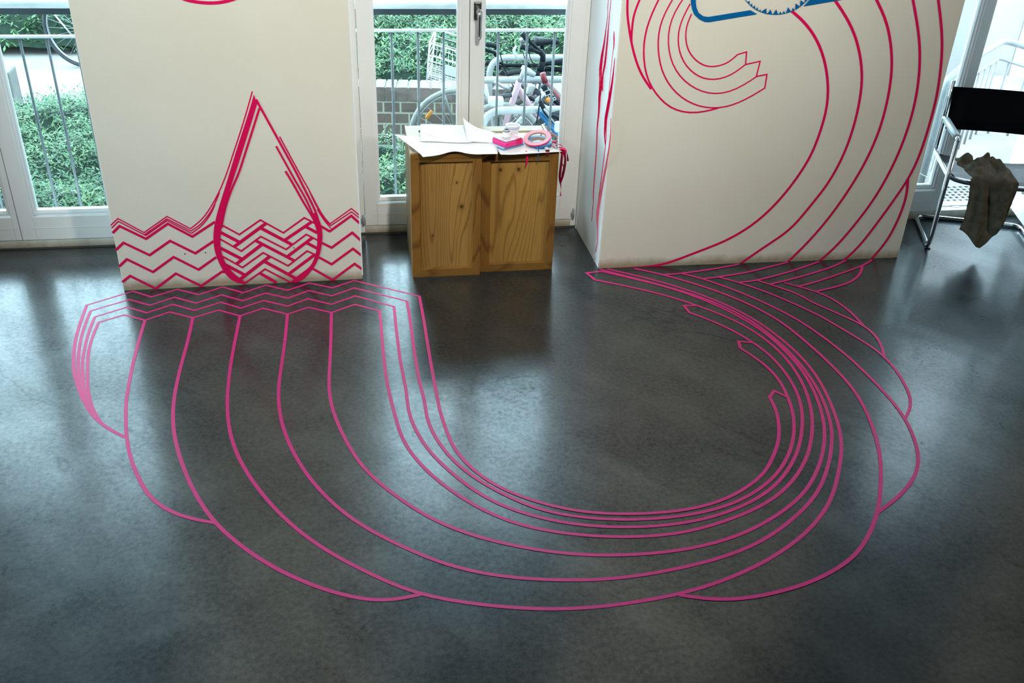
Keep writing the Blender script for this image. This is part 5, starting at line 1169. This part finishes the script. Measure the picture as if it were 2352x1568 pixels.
# stair railing outside the open door
sr = empty('stair_railing', (3.62, 5.3, -0.02))
tag(sr, 'pale tubular stair railing outside the open door', 'railing')
def rel(P): return [Vector(p) - sr.location for p in P]
TR = [(3.32, 4.93, -0.02), (3.33, 4.96, 0.58), (3.66, 5.29, 0.60), (4.25, 5.82, 0.60), (4.62, 5.50, 0.52), (6.0, 4.9, 0.3)]
bm = nb(); tube(bm, bend(rel(TR), 0.09, 6), 0.020, 12); obj('handrail', bm, m_stair, sr, True)
LR = [(3.36, 4.99, 0.47), (3.66, 5.29, 0.48), (4.25, 5.82, 0.48), (4.62, 5.50, 0.40), (6.0, 4.9, 0.18)]
bm = nb(); tube(bm, bend(rel(LR), 0.03, 4), 0.008, 8); obj('middle_rail', bm, m_stair, sr, True)
for (ax, ay, az), (bx, by, bz), n in (((3.36, 4.99, 0.47), (4.25, 5.82, 0.48), 9), ((4.25, 5.82, 0.48), (6.0, 4.9, 0.18), 16)):
    for k in range(n):
        t_ = (k + 0.5) / n
        x, y, z = ax + (bx - ax) * t_, ay + (by - ay) * t_, az + (bz - az) * t_
        bm = nb(); tube(bm, rel([(x, y, -0.02), (x, y, z)]), 0.008, 8); obj('baluster', bm, m_stair, sr, True)
bm = nb(); box(bm, 3.40, 3.52, 5.04, 5.05, 0.36, 0.55, 0.01); bmesh.ops.transform(bm, matrix=Matrix.Translation(-sr.location), verts=bm.verts)
obj('end_plate', bm, m_stair, sr)

# drain grating on the landing behind the threshold
gr = empty('drain_grating', (3.3, 4.70, -0.019))
tag(gr, 'pale perforated drain grating on the landing behind the door threshold', 'grating')
bm = nb()
for i in range(34): box(bm, -0.62 + i * 0.038, -0.62 + i * 0.038 + 0.012, -0.14, 0.14, 0.0, 0.018)
for j in range(8): box(bm, -0.62, 0.65, -0.14 + j * 0.038, -0.128 + j * 0.038, 0.001, 0.017)
obj('grid', bm, m_galv, gr)
bm = nb(); box(bm, -0.62, 0.65, -0.165, -0.145, 0.0, 0.02); obj('edge_bar', bm, m_rail, gr)

# neighbouring white building
bl = empty('white_building', (6.2, 8.2, GZ))
tag(bl, 'white rendered building across the yard beyond the open door', 'building')
m_render = noisy('white_render', (0.80, 0.81, 0.81), (0.84, 0.85, 0.85), 2, 0.9)
bm = nb(); box(bm, -1.85, 0.2, 0.1, 2.0, 0, 7.0); obj('rear_wall', bm, noisy('white_render_shaded', (0.52, 0.48, 0.46), (0.56, 0.52, 0.50), 2, 0.9), bl)  # same white render as in front, its shade painted in as a darker tone
bm = nb(); box(bm, 0.0, 6.0, -1.0, 0.09, 0, 7.0); obj('front_wall', bm, m_render, bl)

# low brick wall
m_brick = mat('dark_brick', (0.12, 0.09, 0.08), 0.85)
t = NT(m_brick)
bk = t.n('ShaderNodeTexBrick', Scale=1.0)
bk.inputs['Color1'].default_value = (0.075, 0.056, 0.048, 1)
bk.inputs['Color2'].default_value = (0.12, 0.088, 0.072, 1)
bk.inputs['Mortar'].default_value = (0.27, 0.28, 0.215, 1)
bk.inputs['Mortar Size'].default_value = 0.007
bk.inputs['Brick Width'].default_value = 0.125
bk.inputs['Row Height'].default_value = 0.083
vv = t.coords(rot=(math.radians(90), 0, 0))
t.l(vv, bk.inputs['Vector']); t.l(bk.outputs['Color'], t.b.inputs['Base Color'])
m_cope = noisy('coping_brick', (0.16, 0.118, 0.112), (0.20, 0.148, 0.138), 14, 0.8)
m_cope_front = noisy('coping_brick_face', (0.085, 0.063, 0.055), (0.135, 0.10, 0.085), 9, 0.85)
m_mortar = mat('mortar', (0.20, 0.20, 0.16), 0.95)
bw = empty('brick_wall', (0.05, 7.02, GZ), math.radians(-6))
tag(bw, 'low brown brick retaining wall with an upright coping course outside the middle window', 'wall')
bm = nb(); box(bm, -0.2, 3.0, 0.0, 0.20, 0, 0.335); obj('brick_courses', bm, m_brick, bw)
bm = nb(); box(bm, -0.2, 3.0, 0.005, 0.195, 0.3352, 0.432); obj('coping_mortar', bm, m_mortar, bw)
for k in range(39):
    x = -0.198 + k * 0.082
    bm = nb(); box(bm, x, x + 0.072, -0.004, 0.204, 0.337, 0.440, 0.003)
    o = obj('coping_brick', bm, [m_cope, m_cope_front], bw)
    for p in o.data.polygons:
        if p.normal.z < 0.5: p.material_index = 1

# stone block at the left
sb = nb(); box(sb, -0.14, 0.14, -0.10, 0.10, 0, 0.36, 0.015)
o = obj('stone_block', sb, noisy('grey_stone', (0.13, 0.13, 0.12), (0.18, 0.18, 0.17), 6, 0.9)); o.location = (-2.68, 7.88, GZ)
tag(o, 'pale grey stone block outside at the left edge of the left window', 'stone block')
bm = nb(); tube(bm, [(0, 0, 0), (0.005, 0, 0.8)], [0.035, 0.03], 10)
o = obj('wooden_post', bm, noisy('bark', (0.10, 0.11, 0.08), (0.18, 0.17, 0.13), 15, 0.9), None, True); o.location = (0.99, 9.0, -0.05)
tag(o, 'weathered wooden post standing among the shrubs behind the railing', 'post')

# ground-cover shrubs
m_leaf = mat('shrub_leaves', (0.1, 0.3, 0.2), 0.55, spec=0.4)
t = NT(m_leaf)
geo = t.t.nodes.new('ShaderNodeNewGeometry')
c = t.ramp(geo.outputs['Random Per Island'], [(0.0, (0.011, 0.052, 0.018)), (0.5, (0.052, 0.142, 0.050)), (1.0, (0.165, 0.265, 0.105))])
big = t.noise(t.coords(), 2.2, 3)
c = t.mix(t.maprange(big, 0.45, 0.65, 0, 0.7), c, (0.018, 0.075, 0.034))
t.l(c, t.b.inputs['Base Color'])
m_under_shade = noisy('shrub_shade', (0.004, 0.016, 0.008), (0.010, 0.028, 0.014), 12, 0.95)  # near-black green, shade between the leaves put into the colour

def shrubbery(lab, x0, x1, y0, y1, hf, dens, size, seed, inside=lambda x, y: True):
    rnd = random.Random(seed)
    root = empty('ground_cover', ((x0 + x1) / 2, (y0 + y1) / 2, GZ))
    tag(root, lab, 'shrubs', None, 'stuff')
    ox, oy = root.location.x, root.location.y
    def H(x, y):
        n1 = noise.noise(Vector((x * 1.9, y * 1.9, seed))); n2 = noise.noise(Vector((x * 5.5, y * 5.5, seed + 9)))
        e = min(1.0, (x - x0) * 5, (x1 - x) * 5, (y - y0) * 6, (y1 - y) * 5)
        return max(hf(x, y) + 0.15 * n1 + 0.09 * n2 - 0.10 * max(0, -n2 - 0.15), 0.03) * max(e, 0.05) ** 0.4
    bm = nb(); nx, ny = max(int((x1 - x0) / 0.07), 2), max(int((y1 - y0) / 0.07), 2)
    G = [[bm.verts.new((x0 + (x1 - x0) * i / nx - ox, y0 + (y1 - y0) * j / ny - oy, H(x0 + (x1 - x0) * i / nx, y0 + (y1 - y0) * j / ny) * 0.86)) for i in range(nx + 1)] for j in range(ny + 1)]
    for j in range(ny):
        for i in range(nx):
            bm.faces.new((G[j][i], G[j][i + 1], G[j + 1][i + 1], G[j + 1][i]))
    obj('under_leaf_shade', bm, m_under_shade, root, True)  # closed dark sheet below the leaves, painting the shade in their gaps
    verts, faces = [], []
    n = int((x1 - x0) * (y1 - y0) * dens)
    for _ in range(n):
        x, y = rnd.uniform(x0, x1), rnd.uniform(y0, y1)
        h = H(x, y) * rnd.uniform(0.84, 1.02) + rnd.uniform(-0.01, 0.03)
        yaw_ = rnd.uniform(0, 6.283); tl = rnd.uniform(-0.9, 0.9)
        L = size * rnd.uniform(0.6, 1.3); W = L * 0.34
        d = Vector((math.cos(yaw_) * math.cos(tl), math.sin(yaw_) * math.cos(tl), math.sin(tl)))
        s = Vector((-math.sin(yaw_), math.cos(yaw_), rnd.uniform(-0.5, 0.5))).normalized()
        c0 = Vector((x - ox, y - oy, h))
        k = len(verts)
        # a sprig: three small leaves fanned on one stem
        for m_ in range(3):
            cc = c0 + d * (L * 0.55 * m_)
            kk = len(verts)
            side = s * (1 if m_ % 2 else -1)
            dd = (d + side * 0.7).normalized() if m_ < 2 else d
            s2 = dd.cross(Vector((0, 0, 1)))
            s2 = s2.normalized() if s2.length > 0.1 else s
            verts += [cc, cc + dd * L * 0.5 + s2 * W * 0.5, cc + dd * L, cc + dd * L * 0.5 - s2 * W * 0.5]
            faces.append((kk, kk + 1, kk + 2, kk + 3))
    me = bpy.data.meshes.new('leaves'); me.from_pydata(verts, [], faces); me.materials.append(m_leaf)
    o = bpy.data.objects.new('leaves', me); COL.objects.link(o); o.parent = root
shrubbery('dense green ground cover close outside the leftmost window', -3.1, -0.75, 4.80, 7.45, lambda x, y: 0.40 - 0.02 * (y - 5), 2300, 0.034, 3)
shrubbery('green ground cover beyond the paved strip, seen through the leftmost window', -5.2, -0.8, 9.7, 11.6, lambda x, y: 0.35 + 0.10 * (y - 9.7), 750, 0.06, 5)
shrubbery('green ground cover close outside the middle window at its lower left', -0.2, 0.62, 4.85, 6.0, lambda x, y: 0.44, 2300, 0.034, 8)
shrubbery('dense green ground cover on the raised bed behind the brick wall', -0.55, 4.2, 7.29, 9.60, lambda x, y: 0.50 + 0.06 * (y - 7.2), 1200, 0.048, 11)

# ---------------------------------------------------------------- bicycles and rack
m_tire = noisy('tyre_rubber', (0.012, 0.015, 0.018), (0.024, 0.028, 0.032), 30, 0.7)
m_tire_grey = noisy('grey_tyre', (0.19, 0.19, 0.18), (0.24, 0.24, 0.23), 30, 0.6)
m_alu = mat('aluminium', (0.30, 0.31, 0.32), 0.35, 0.8)
m_spoke = mat('spoke_steel', (0.3, 0.32, 0.34), 0.3, 1.0)
m_bkblack = mat('black_paint', (0.005, 0.008, 0.012), 0.5, spec=0.15)
m_pinkwhite = mat('pinkish_white_paint', (0.36, 0.22, 0.26), 0.35)
m_red = mat('dark_red_paint', (0.17, 0.010, 0.016), 0.4)
m_blue = mat('blue_paint', (0.004, 0.085, 0.20), 0.35)
m_whitep = mat('white_bike_paint', (0.42, 0.42, 0.41), 0.3)
m_orange = mat('orange_reflector', (0.56, 0.17, 0.003), 0.3)
m_wire = mat('white_wire', (0.6, 0.6, 0.6), 0.4)

def wheel(parent, c, R, tire, yaw_=0.0, spokes=20):
    c = Vector(c); ax = Vector((math.sin(yaw_), math.cos(yaw_), 0))
    bm = nb(); ring(bm, c, R - 0.017, 0.017, ax, 56, 10); w = obj('wheel', bm, tire, parent, True)
    bm = nb(); ring(bm, c, R - 0.040, 0.009, ax, 56, 8); obj('rim', bm, m_alu, w, True)
    bm = nb(); tube(bm, [c - ax * 0.035, c + ax * 0.035], 0.02, 12); obj('hub', bm, m_alu, w, True)
    u = ax.orthogonal().normalized(); v = ax.cross(u)
    bm = nb()
    for k in range(spokes):
        a = 2 * math.pi * k / spokes
        d = u * math.cos(a) + v * math.sin(a)
        tube(bm, [c + ax * (0.02 if k % 2 else -0.02) + d * 0.02, c + d * (R - 0.045)], 0.0012, 4)
    obj('spokes', bm, m_spoke, w)
    return w
def tb_(parent, name, P, r, m, seg=10):
    bm = nb(); tube(bm, P, r, seg); return obj(name, bm, m, parent, True)
def saddle(parent, nose, tail, wid, m=None):
    a, b = Vector(nose), Vector(tail); d = (b - a); L = d.length; d.normalize()
    s = d.cross(Vector((0, 0, 1))).normalized()
    bm = nb(); G = []
    for i in range(13):
        t_ = i / 12
        w_ = 0.018 + (wid / 2 - 0.018) * max(0, (t_ - 0.25) / 0.75) ** 1.5
        if i in (0, 12): w_ *= 0.55
        hgt = 0.028 + 0.022 * t_
        row = []
        for k in range(12):
            an = 2 * math.pi * k / 12
            row.append(bm.verts.new(a + d * L * t_ + s * w_ * math.cos(an) + Vector((0, 0, 1)) * (hgt * 0.5 * math.sin(an) + (0.012 * t_ if math.sin(an) > 0 else 0))))
        G.append(row)
    for A, B in zip(G[:-1], G[1:]):
        for k in range(12): bm.faces.new((A[k], A[(k + 1) % 12], B[(k + 1) % 12], B[k]))
    bm.faces.new(G[0]); bm.faces.new(list(reversed(G[-1])))
    bmesh.ops.recalc_face_normals(bm, faces=bm.faces)
    return obj('saddle', bm, m or m_bkblack, parent, True)

# rack hoops
for i, (Y, xa, lab) in enumerate(((5.28, 0.735, 'nearest and lowest of the three thick grey bicycle rack hoops'), (5.90, 0.72, 'middle one of the three thick grey bicycle rack hoops'), (6.43, 0.935, 'furthest and topmost of the three thick grey bicycle rack hoops'))):
    bm = nb(); tube(bm, bend([(0, 0, GZ), (0, 0, 0.35), (1.25, 0, 0.35), (1.25, 0, GZ)], 0.12, 8), 0.022, 14)
    o = obj('rack_hoop', bm, m_galv, None, True); o.location = (xa, Y, 0)
    tag(o, lab, 'bike rack', 'hoops of the bicycle rack')

# bicycle with the white wire basket
bk_ = empty('bicycle', (1.1, 6.20, GZ)); tag(bk_, 'bicycle with grey tyres, white wire basket and orange wheel reflector', 'bicycle')
O = Vector(bk_.location)
def R_(P): return [Vector(p) - O for p in P]
w = wheel(bk_, Vector((0.693, 6.200, -0.106)) - O, 0.325, m_tire_grey, 0.05)
bm = nb(); q = Vector((0.504, 6.170, 0.052)) - O
box(bm, -0.011, 0.011, -0.006, 0.006, -0.032, 0.032, 0.005, M=Matrix.Translation(q) @ Matrix.Rotation(math.radians(38), 4, 'Y'))
obj('reflector', bm, m_orange, w, True, 'orange oval reflector between the spokes')
for dy in (-0.05, 0.05):
    tb_(bk_, 'rack_stay', R_([Vector((0.577, 6.200, 0.252)) + Vector((0, dy, 0)), Vector((0.623, 6.200, 0.131)) + Vector((0, dy, 0)), Vector((0.693, 6.200, -0.106)) + Vector((0, dy, 0))]), 0.007, m_alu)
for P, r, nm in (([(0.693, 6.200, -0.106), (0.959, 6.200, -0.166)], 0.009, 'chain_stay'), ([(0.693, 6.200, -0.106), (0.868, 6.200, 0.249)], 0.009, 'seat_stay'), ([(0.868, 6.200, 0.249), (0.974, 6.200, -0.166)], 0.015, 'seat_tube'), ([(0.974, 6.200, -0.166), (1.306, 6.200, 0.201)], 0.018, 'down_tube')):
    tb_(bk_, nm, R_(P), r, m_whitep)
wheel(bk_, Vector((0.693, 6.200, -0.106)) - O + Vector((1.0, 0, 0)), 0.325, m_tire_grey)
tb_(bk_, 'fork', R_([(1.303, 6.200, 0.244), Vector((0.693, 6.200, -0.106)) + Vector((1.0, 0, 0))]), 0.012, m_whitep)
# the basket: wire frame, mesh sides
A_ = Vector((0.502, 6.050, 0.541)); B_ = Vector((0.717, 6.050, 0.476)); C_ = Vector((0.482, 6.050, 0.312)); D_ = Vector((0.713, 6.050, 0.240))
dp = Vector((0.06, 0.24, 0.03))
bm = nb()
for a, b, r in ((A_, B_, 0.005), (C_, D_, 0.004), (A_, C_, 0.005), (B_, D_, 0.005), (A_ + dp, B_ + dp, 0.005), (C_ + dp * 0.8, D_ + dp * 0.8, 0.004), (A_, A_ + dp, 0.005), (B_, B_ + dp, 0.005), (C_, C_ + dp * 0.8, 0.004), (D_, D_ + dp * 0.8, 0.004), (A_ + dp, C_ + dp * 0.8, 0.005), (B_ + dp, D_ + dp * 0.8, 0.005)):
    tube(bm, R_([a, b]), r, 8)
ba = obj('basket', bm, m_wire, bk_, True)
bm = nb()
for k in range(1, 9):
    t_ = k / 9
    tube(bm, R_([A_.lerp(B_, t_), C_.lerp(D_, t_)]), 0.0016, 5)
for t_ in (0.32, 0.46):
    tube(bm, R_([A_.lerp(C_, t_), B_.lerp(D_, t_)]), 0.0036, 6)
for k in range(9):
    t_ = 0.54 + k * 0.05
    tube(bm, R_([A_.lerp(C_, t_), B_.lerp(D_, t_)]), 0.0024, 5)
for k in range(1, 6):
    t_ = k / 6
    tube(bm, R_([C_.lerp(C_ + dp * 0.8, t_), D_.lerp(D_ + dp * 0.8, t_)]), 0.002, 5)
    tube(bm, R_([A_.lerp(C_, t_), A_ + dp + (C_ + dp * 0.8 - A_ - dp) * t_]), 0.002, 5)
    tube(bm, R_([A_ + dp + (C_ + dp * 0.8 - A_ - dp) * t_, B_ + dp + (D_ + dp * 0.8 - B_ - dp) * t_]), 0.002, 5)
obj('wire_mesh', bm, m_wire, ba)
bm = nb(); box(bm, -0.055, 0.055, -0.004, 0.004, -0.03, 0.03, 0.003, M=Matrix.Translation(Vector((0.644, 6.030, 0.368)) - O) @ Matrix.Rotation(math.radians(17), 4, 'Y'))
obj('name_plate', bm, m_whitep, ba)

# black bicycle
b2 = empty('bicycle', (1.45, 6.0, GZ)); tag(b2, 'black bicycle with its handlebar turned towards the window and a silver lamp', 'bicycle')
O = Vector(b2.location)
for P, r, m_, nm in (
 ([(1.044, 5.850, 0.646), (1.086, 5.850, 0.602)], 0.018, m_bkblack, 'grip'),
 ([(1.083, 5.850, 0.605), (1.135, 5.900, 0.556), (1.188, 5.950, 0.504)], 0.011, m_bkblack, 'handlebar'),
 ([(1.039, 5.850, 0.566), (1.110, 5.850, 0.550)], 0.017, m_bkblack, 'grip'),
 ([(1.107, 5.850, 0.550), (1.188, 5.950, 0.498)], 0.012, m_bkblack, 'handlebar'),
 ([(1.179, 5.950, 0.514), (1.200, 5.950, 0.485), (1.199, 5.950, 0.447)], 0.018, m_bkblack, 'stem'),
 ([(1.199, 5.950, 0.450), (1.183, 5.950, 0.382)], 0.022, m_bkblack, 'head_tube'),
 ([(1.185, 5.950, 0.387), (1.158, 5.950, 0.324)], [0.030, 0.036], m_bkblack, 'fork_crown'),
 ([(1.175, 5.950, 0.376), (1.249, 5.950, 0.343), (1.278, 5.950, 0.326)], [0.028, 0.026, 0.018], m_bkblack, 'down_tube'),
 ([(1.225, 6.000, 0.390), (1.364, 6.000, 0.383), (1.564, 6.000, 0.371)], 0.016, m_bkblack, 'top_tube'),
 ([(1.145, 5.900, 0.330), (1.118, 5.900, 0.192), (1.086, 5.900, 0.022)], 0.014, m_alu, 'fork_leg'),
 ([(1.199, 6.000, 0.302), (1.180, 6.000, 0.161), (1.156, 6.000, -0.012)], 0.014, m_alu, 'fork_leg'),
 ([(1.061, 5.900, 0.429), (1.101, 5.900, 0.404), (1.143, 5.900, 0.379)], [0.014, 0.019, 0.016], m_whitep, 'brake_arm'),
 ([(1.012, 5.850, 0.571), (0.997, 5.850, 0.543), (1.012, 5.850, 0.511), (1.026, 5.850, 0.485)], [0.008, 0.009, 0.009, 0.006], m_whitep, 'brake_lever'),
 (spline([(0.976, 5.850, 0.527), (0.933, 5.850, 0.543), (0.917, 5.850, 0.517), (0.937, 5.880, 0.459), (0.972, 5.900, 0.381), (1.014, 5.900, 0.304)], 5), 0.003, m_bkblack, 'brake_cable'),
 (spline([(1.056, 5.880, 0.535), (1.078, 5.900, 0.482), (1.119, 5.900, 0.434), (1.150, 5.900, 0.412)], 5), 0.0028, m_bkblack, 'brake_cable'),
 (spline([(1.094, 5.880, 0.530), (1.117, 5.900, 0.471), (1.151, 5.900, 0.439), (1.169, 5.900, 0.417)], 5), 0.0028, m_bkblack, 'brake_cable')):
    tb_(b2, nm, [Vector(p) - O for p in P], r, m_)
bm = nb(); box(bm, -0.022, 0.022, -0.02, 0.02, -0.032, 0.032, 0.009, M=Matrix.Translation(Vector((1.104, 5.820, 0.313)) - O) @ Matrix.Rotation(math.radians(14), 4, 'Y'))
obj('front_lamp', bm, m_whitep, b2, True)
bm = nb(); box(bm, -0.030, 0.030, -0.02, 0.02, -0.016, 0.016, 0.007, M=Matrix.Translation(Vector((1.071, 5.900, 0.593)) - O) @ Matrix.Rotation(math.radians(-20), 4, 'Y'))
obj('bell', bm, m_alu, b2, True)
saddle(b2, Vector((1.361, 6.000, 0.422)) - O + Vector((-0.14, 0, 0)), Vector((1.388, 6.000, 0.444)) - O + Vector((0.08, 0, 0)), 0.16)
wheel(b2, Vector((1.118, 5.950, 0.005)) - O, 0.30, m_tire, 1.0)

# second dark bicycle, its saddle beyond the handlebar
b3 = empty('bicycle', (1.35, 6.68, GZ)); tag(b3, 'dark bicycle whose long black saddle shows behind the black handlebar', 'bicycle')
O = Vector(b3.location)
saddle(b3, Vector((1.439, 6.600, 0.413)) - O, Vector((1.268, 6.600, 0.411)) - O, 0.15)
for P, r, nm in (([(1.321, 6.600, 0.390), (1.345, 6.600, 0.223), (1.383, 6.600, -0.024)], 0.014, 'seat_tube'), ([(1.343, 6.600, 0.253), (1.037, 6.600, 0.256)], 0.014, 'top_tube'), ([(1.383, 6.600, -0.024), (1.038, 6.600, 0.211)], 0.016, 'down_tube'),
                 ([(1.043, 6.600, 0.256), (0.982, 6.550, 0.357), (0.894, 6.500, 0.394)], 0.012, 'handlebar'), ([(0.910, 6.450, 0.437), (0.977, 6.450, 0.423), (0.984, 6.450, 0.405)], 0.017, 'grip'), ([(0.912, 6.450, 0.316), (0.969, 6.450, 0.301), (1.014, 6.450, 0.281)], 0.018, 'mudguard_end')):
    tb_(b3, nm, [Vector(p) - O for p in P], r, m_bkblack)
wheel(b3, Vector((1.178, 6.600, -0.090)) - O, 0.318, m_tire, 0.0)

# pinkish white bicycle
b4 = empty('bicycle', (1.15, 5.55, GZ)); tag(b4, 'pinkish white bicycle frame rising to a peak between the rack hoops', 'bicycle')
O = Vector(b4.location)
for P, r, m_, nm in (([(0.983, 5.550, 0.436), (0.928, 5.550, 0.243), (0.885, 5.550, 0.061)], 0.019, m_pinkwhite, 'seat_tube'), ([(0.985, 5.580, 0.388), (1.058, 5.580, 0.285), (1.192, 5.580, 0.077)], 0.019, m_pinkwhite, 'down_tube'),
                 ([(0.984, 5.550, 0.430), (1.012, 5.550, 0.507)], 0.013, m_alu, 'seat_post'), ([(0.885, 5.550, 0.061), (1.062, 5.550, 0.002)], 0.010, m_pinkwhite, 'chain_stay'),
                 ([(0.844, 5.600, 0.423), (0.942, 5.600, 0.370)], 0.010, m_alu, 'brace'), ([(0.819, 5.500, 0.318), (0.869, 5.500, 0.366), (0.934, 5.500, 0.373)], 0.014, m_tire, 'mudguard')):
    tb_(b4, nm, [Vector(p) - O for p in P], r, m_)
bm = nb(); box(bm, -0.045, 0.045, -0.03, 0.03, -0.028, 0.028, 0.018, M=Matrix.Translation(Vector((0.834, 5.450, 0.351)) - O)); obj('lamp_housing', bm, m_whitep, b4, True)
wheel(b4, Vector((0.886, 5.550, 0.047)) - O, 0.27, m_tire_grey, 0.1)

# red bicycle with lettered down tube
b5 = empty('bicycle', (1.35, 5.7, GZ)); tag(b5, 'red bicycle with white letters on a black down tube at the right of the window', 'bicycle')
O = Vector(b5.location)
for P, r, m_, nm in (([(1.184, 5.750, 0.367), (1.299, 5.750, 0.235), (1.430, 5.750, 0.066)], 0.022, m_red, 'top_tube'), ([(1.157, 5.680, 0.376), (1.256, 5.680, 0.257), (1.364, 5.680, 0.113)], 0.021, m_bkblack, 'down_tube'),
                 ([(1.184, 5.750, 0.367), (1.162, 5.750, 0.431)], 0.018, m_red, 'head_tube'), ([(1.167, 5.700, 0.370), (1.115, 5.700, 0.088)], 0.012, m_alu, 'fork'),
                 ([(1.085, 5.600, 0.294), (1.131, 5.600, 0.331), (1.148, 5.600, 0.357)], 0.012, m_whitep, 'brake_arm'), ([(1.031, 5.600, 0.322), (1.065, 5.600, 0.327), (1.098, 5.600, 0.297)], 0.010, m_bkblack, 'lever')):
    tb_(b5, nm, [Vector(p) - O for p in P], r, m_)
bm = nb(); lathe(bm, [(0, 0), (0.014, 0), (0.016, 0.006), (0.010, 0.014), (0, 0.016)], M=Matrix.Translation(Vector((1.172, 5.600, 0.312)) - O) @ Matrix.Rotation(math.radians(90), 4, 'X')); obj('reflector', bm, m_orange, b5, True, 'round orange reflector')
a, b = Vector((1.156, 5.620, 0.375)), Vector((1.228, 5.620, 0.284))
cu = bpy.data.curves.new('letters', 'FONT'); cu.body = 'TER'; cu.size = 0.056; cu.extrude = 0.001; cu.align_x = 'LEFT'; cu.align_y = 'CENTER'; cu.space_character = 1.15
tmp = bpy.data.objects.new('letters', cu); COL.objects.link(tmp)
bpy.context.view_layer.update()
me = bpy.data.meshes.new_from_object(tmp.evaluated_get(bpy.context.evaluated_depsgraph_get()))
bpy.data.objects.remove(tmp)
me.materials.clear(); me.materials.append(m_whitep)
ex = (b - a).normalized(); ey = Vector((0, -0.35, 0.94)); ey = (ey - ex * ey.dot(ex)).normalized(); ez = ex.cross(ey)
if ez.y > 0: ez = -ez; 
lt = bpy.data.objects.new('letters', me); COL.objects.link(lt); lt.parent = b5
Mx = Matrix((ex, ey, ex.cross(ey))).transposed().to_4x4(); Mx.translation = a - O + Vector((0, -0.004, 0))
lt.matrix_local = Mx
wheel(b5, Vector((1.147, 5.700, 0.003)) - O, 0.30, m_tire, 0.9)

# blue bicycle
b6 = empty('bicycle', (1.25, 5.45, GZ)); tag(b6, 'bicycle with a bright blue tube in the lower right of the middle window', 'bicycle')
O = Vector(b6.location)
for P, r, m_, nm in (([(1.052, 5.250, 0.351), (1.116, 5.250, 0.286), (1.187, 5.250, 0.205), (1.249, 5.250, 0.118)], [0.018, 0.022, 0.021, 0.018], m_blue, 'down_tube'), ([(1.044, 5.200, 0.426), (1.080, 5.200, 0.361), (1.146, 5.200, 0.292)], 0.013, m_bkblack, 'fender_stay'),
                 ([(1.047, 5.200, 0.470), (1.038, 5.200, 0.351), (1.030, 5.200, 0.301)], 0.004, m_bkblack, 'brake_cable'), ([(1.061, 5.150, 0.396), (1.127, 5.150, 0.313), (1.196, 5.150, 0.223)], 0.006, m_alu, 'stay'),
                 ([(1.092, 5.150, 0.361), (1.138, 5.150, 0.346), (1.164, 5.150, 0.325)], 0.011, m_bkblack, 'pedal_crank')):
    tb_(b6, nm, [Vector(p) - O for p in P], r, m_)
bm = nb(); box(bm, -0.025, 0.025, -0.02, 0.02, -0.03, 0.03, 0.012, M=Matrix.Translation(Vector((1.144, 5.120, 0.303)) - O)); obj('lamp', bm, m_whitep, b6, True)
wheel(b6, Vector((1.225, 5.250, 0.100)) - O, 0.26, m_tire, 0.2)

# bicycle seen through the leftmost window
b7 = empty('bicycle', (-2.2, 9.25, GZ)); tag(b7, 'bicycle wheel partly hidden by the left pillar, on the paving outside the leftmost window', 'bicycle')
O = Vector(b7.location)
c7 = Vector((-2.340, 9.250, -0.176)); c7.z = GZ + 0.34
wheel(b7, c7 - O, 0.34, m_tire, 0.25, 24)
tb_(b7, 'mudguard_stay', [Vector((-2.514, 9.200, 0.038)) - O, Vector((-2.404, 9.200, -0.141)) - O], 0.007, m_whitep)
for P, r, nm in (([c7, c7 + Vector((0.35, 0, 0.30))], 0.012, 'seat_stay'), ([c7, c7 + Vector((0.45, 0, -0.04))], 0.012, 'chain_stay'), ([c7 + Vector((0.35, 0, 0.30)), c7 + Vector((0.45, 0, -0.04))], 0.015, 'seat_tube')):
    tb_(b7, nm, [Vector(p) - O for p in P], r, m_bkblack)
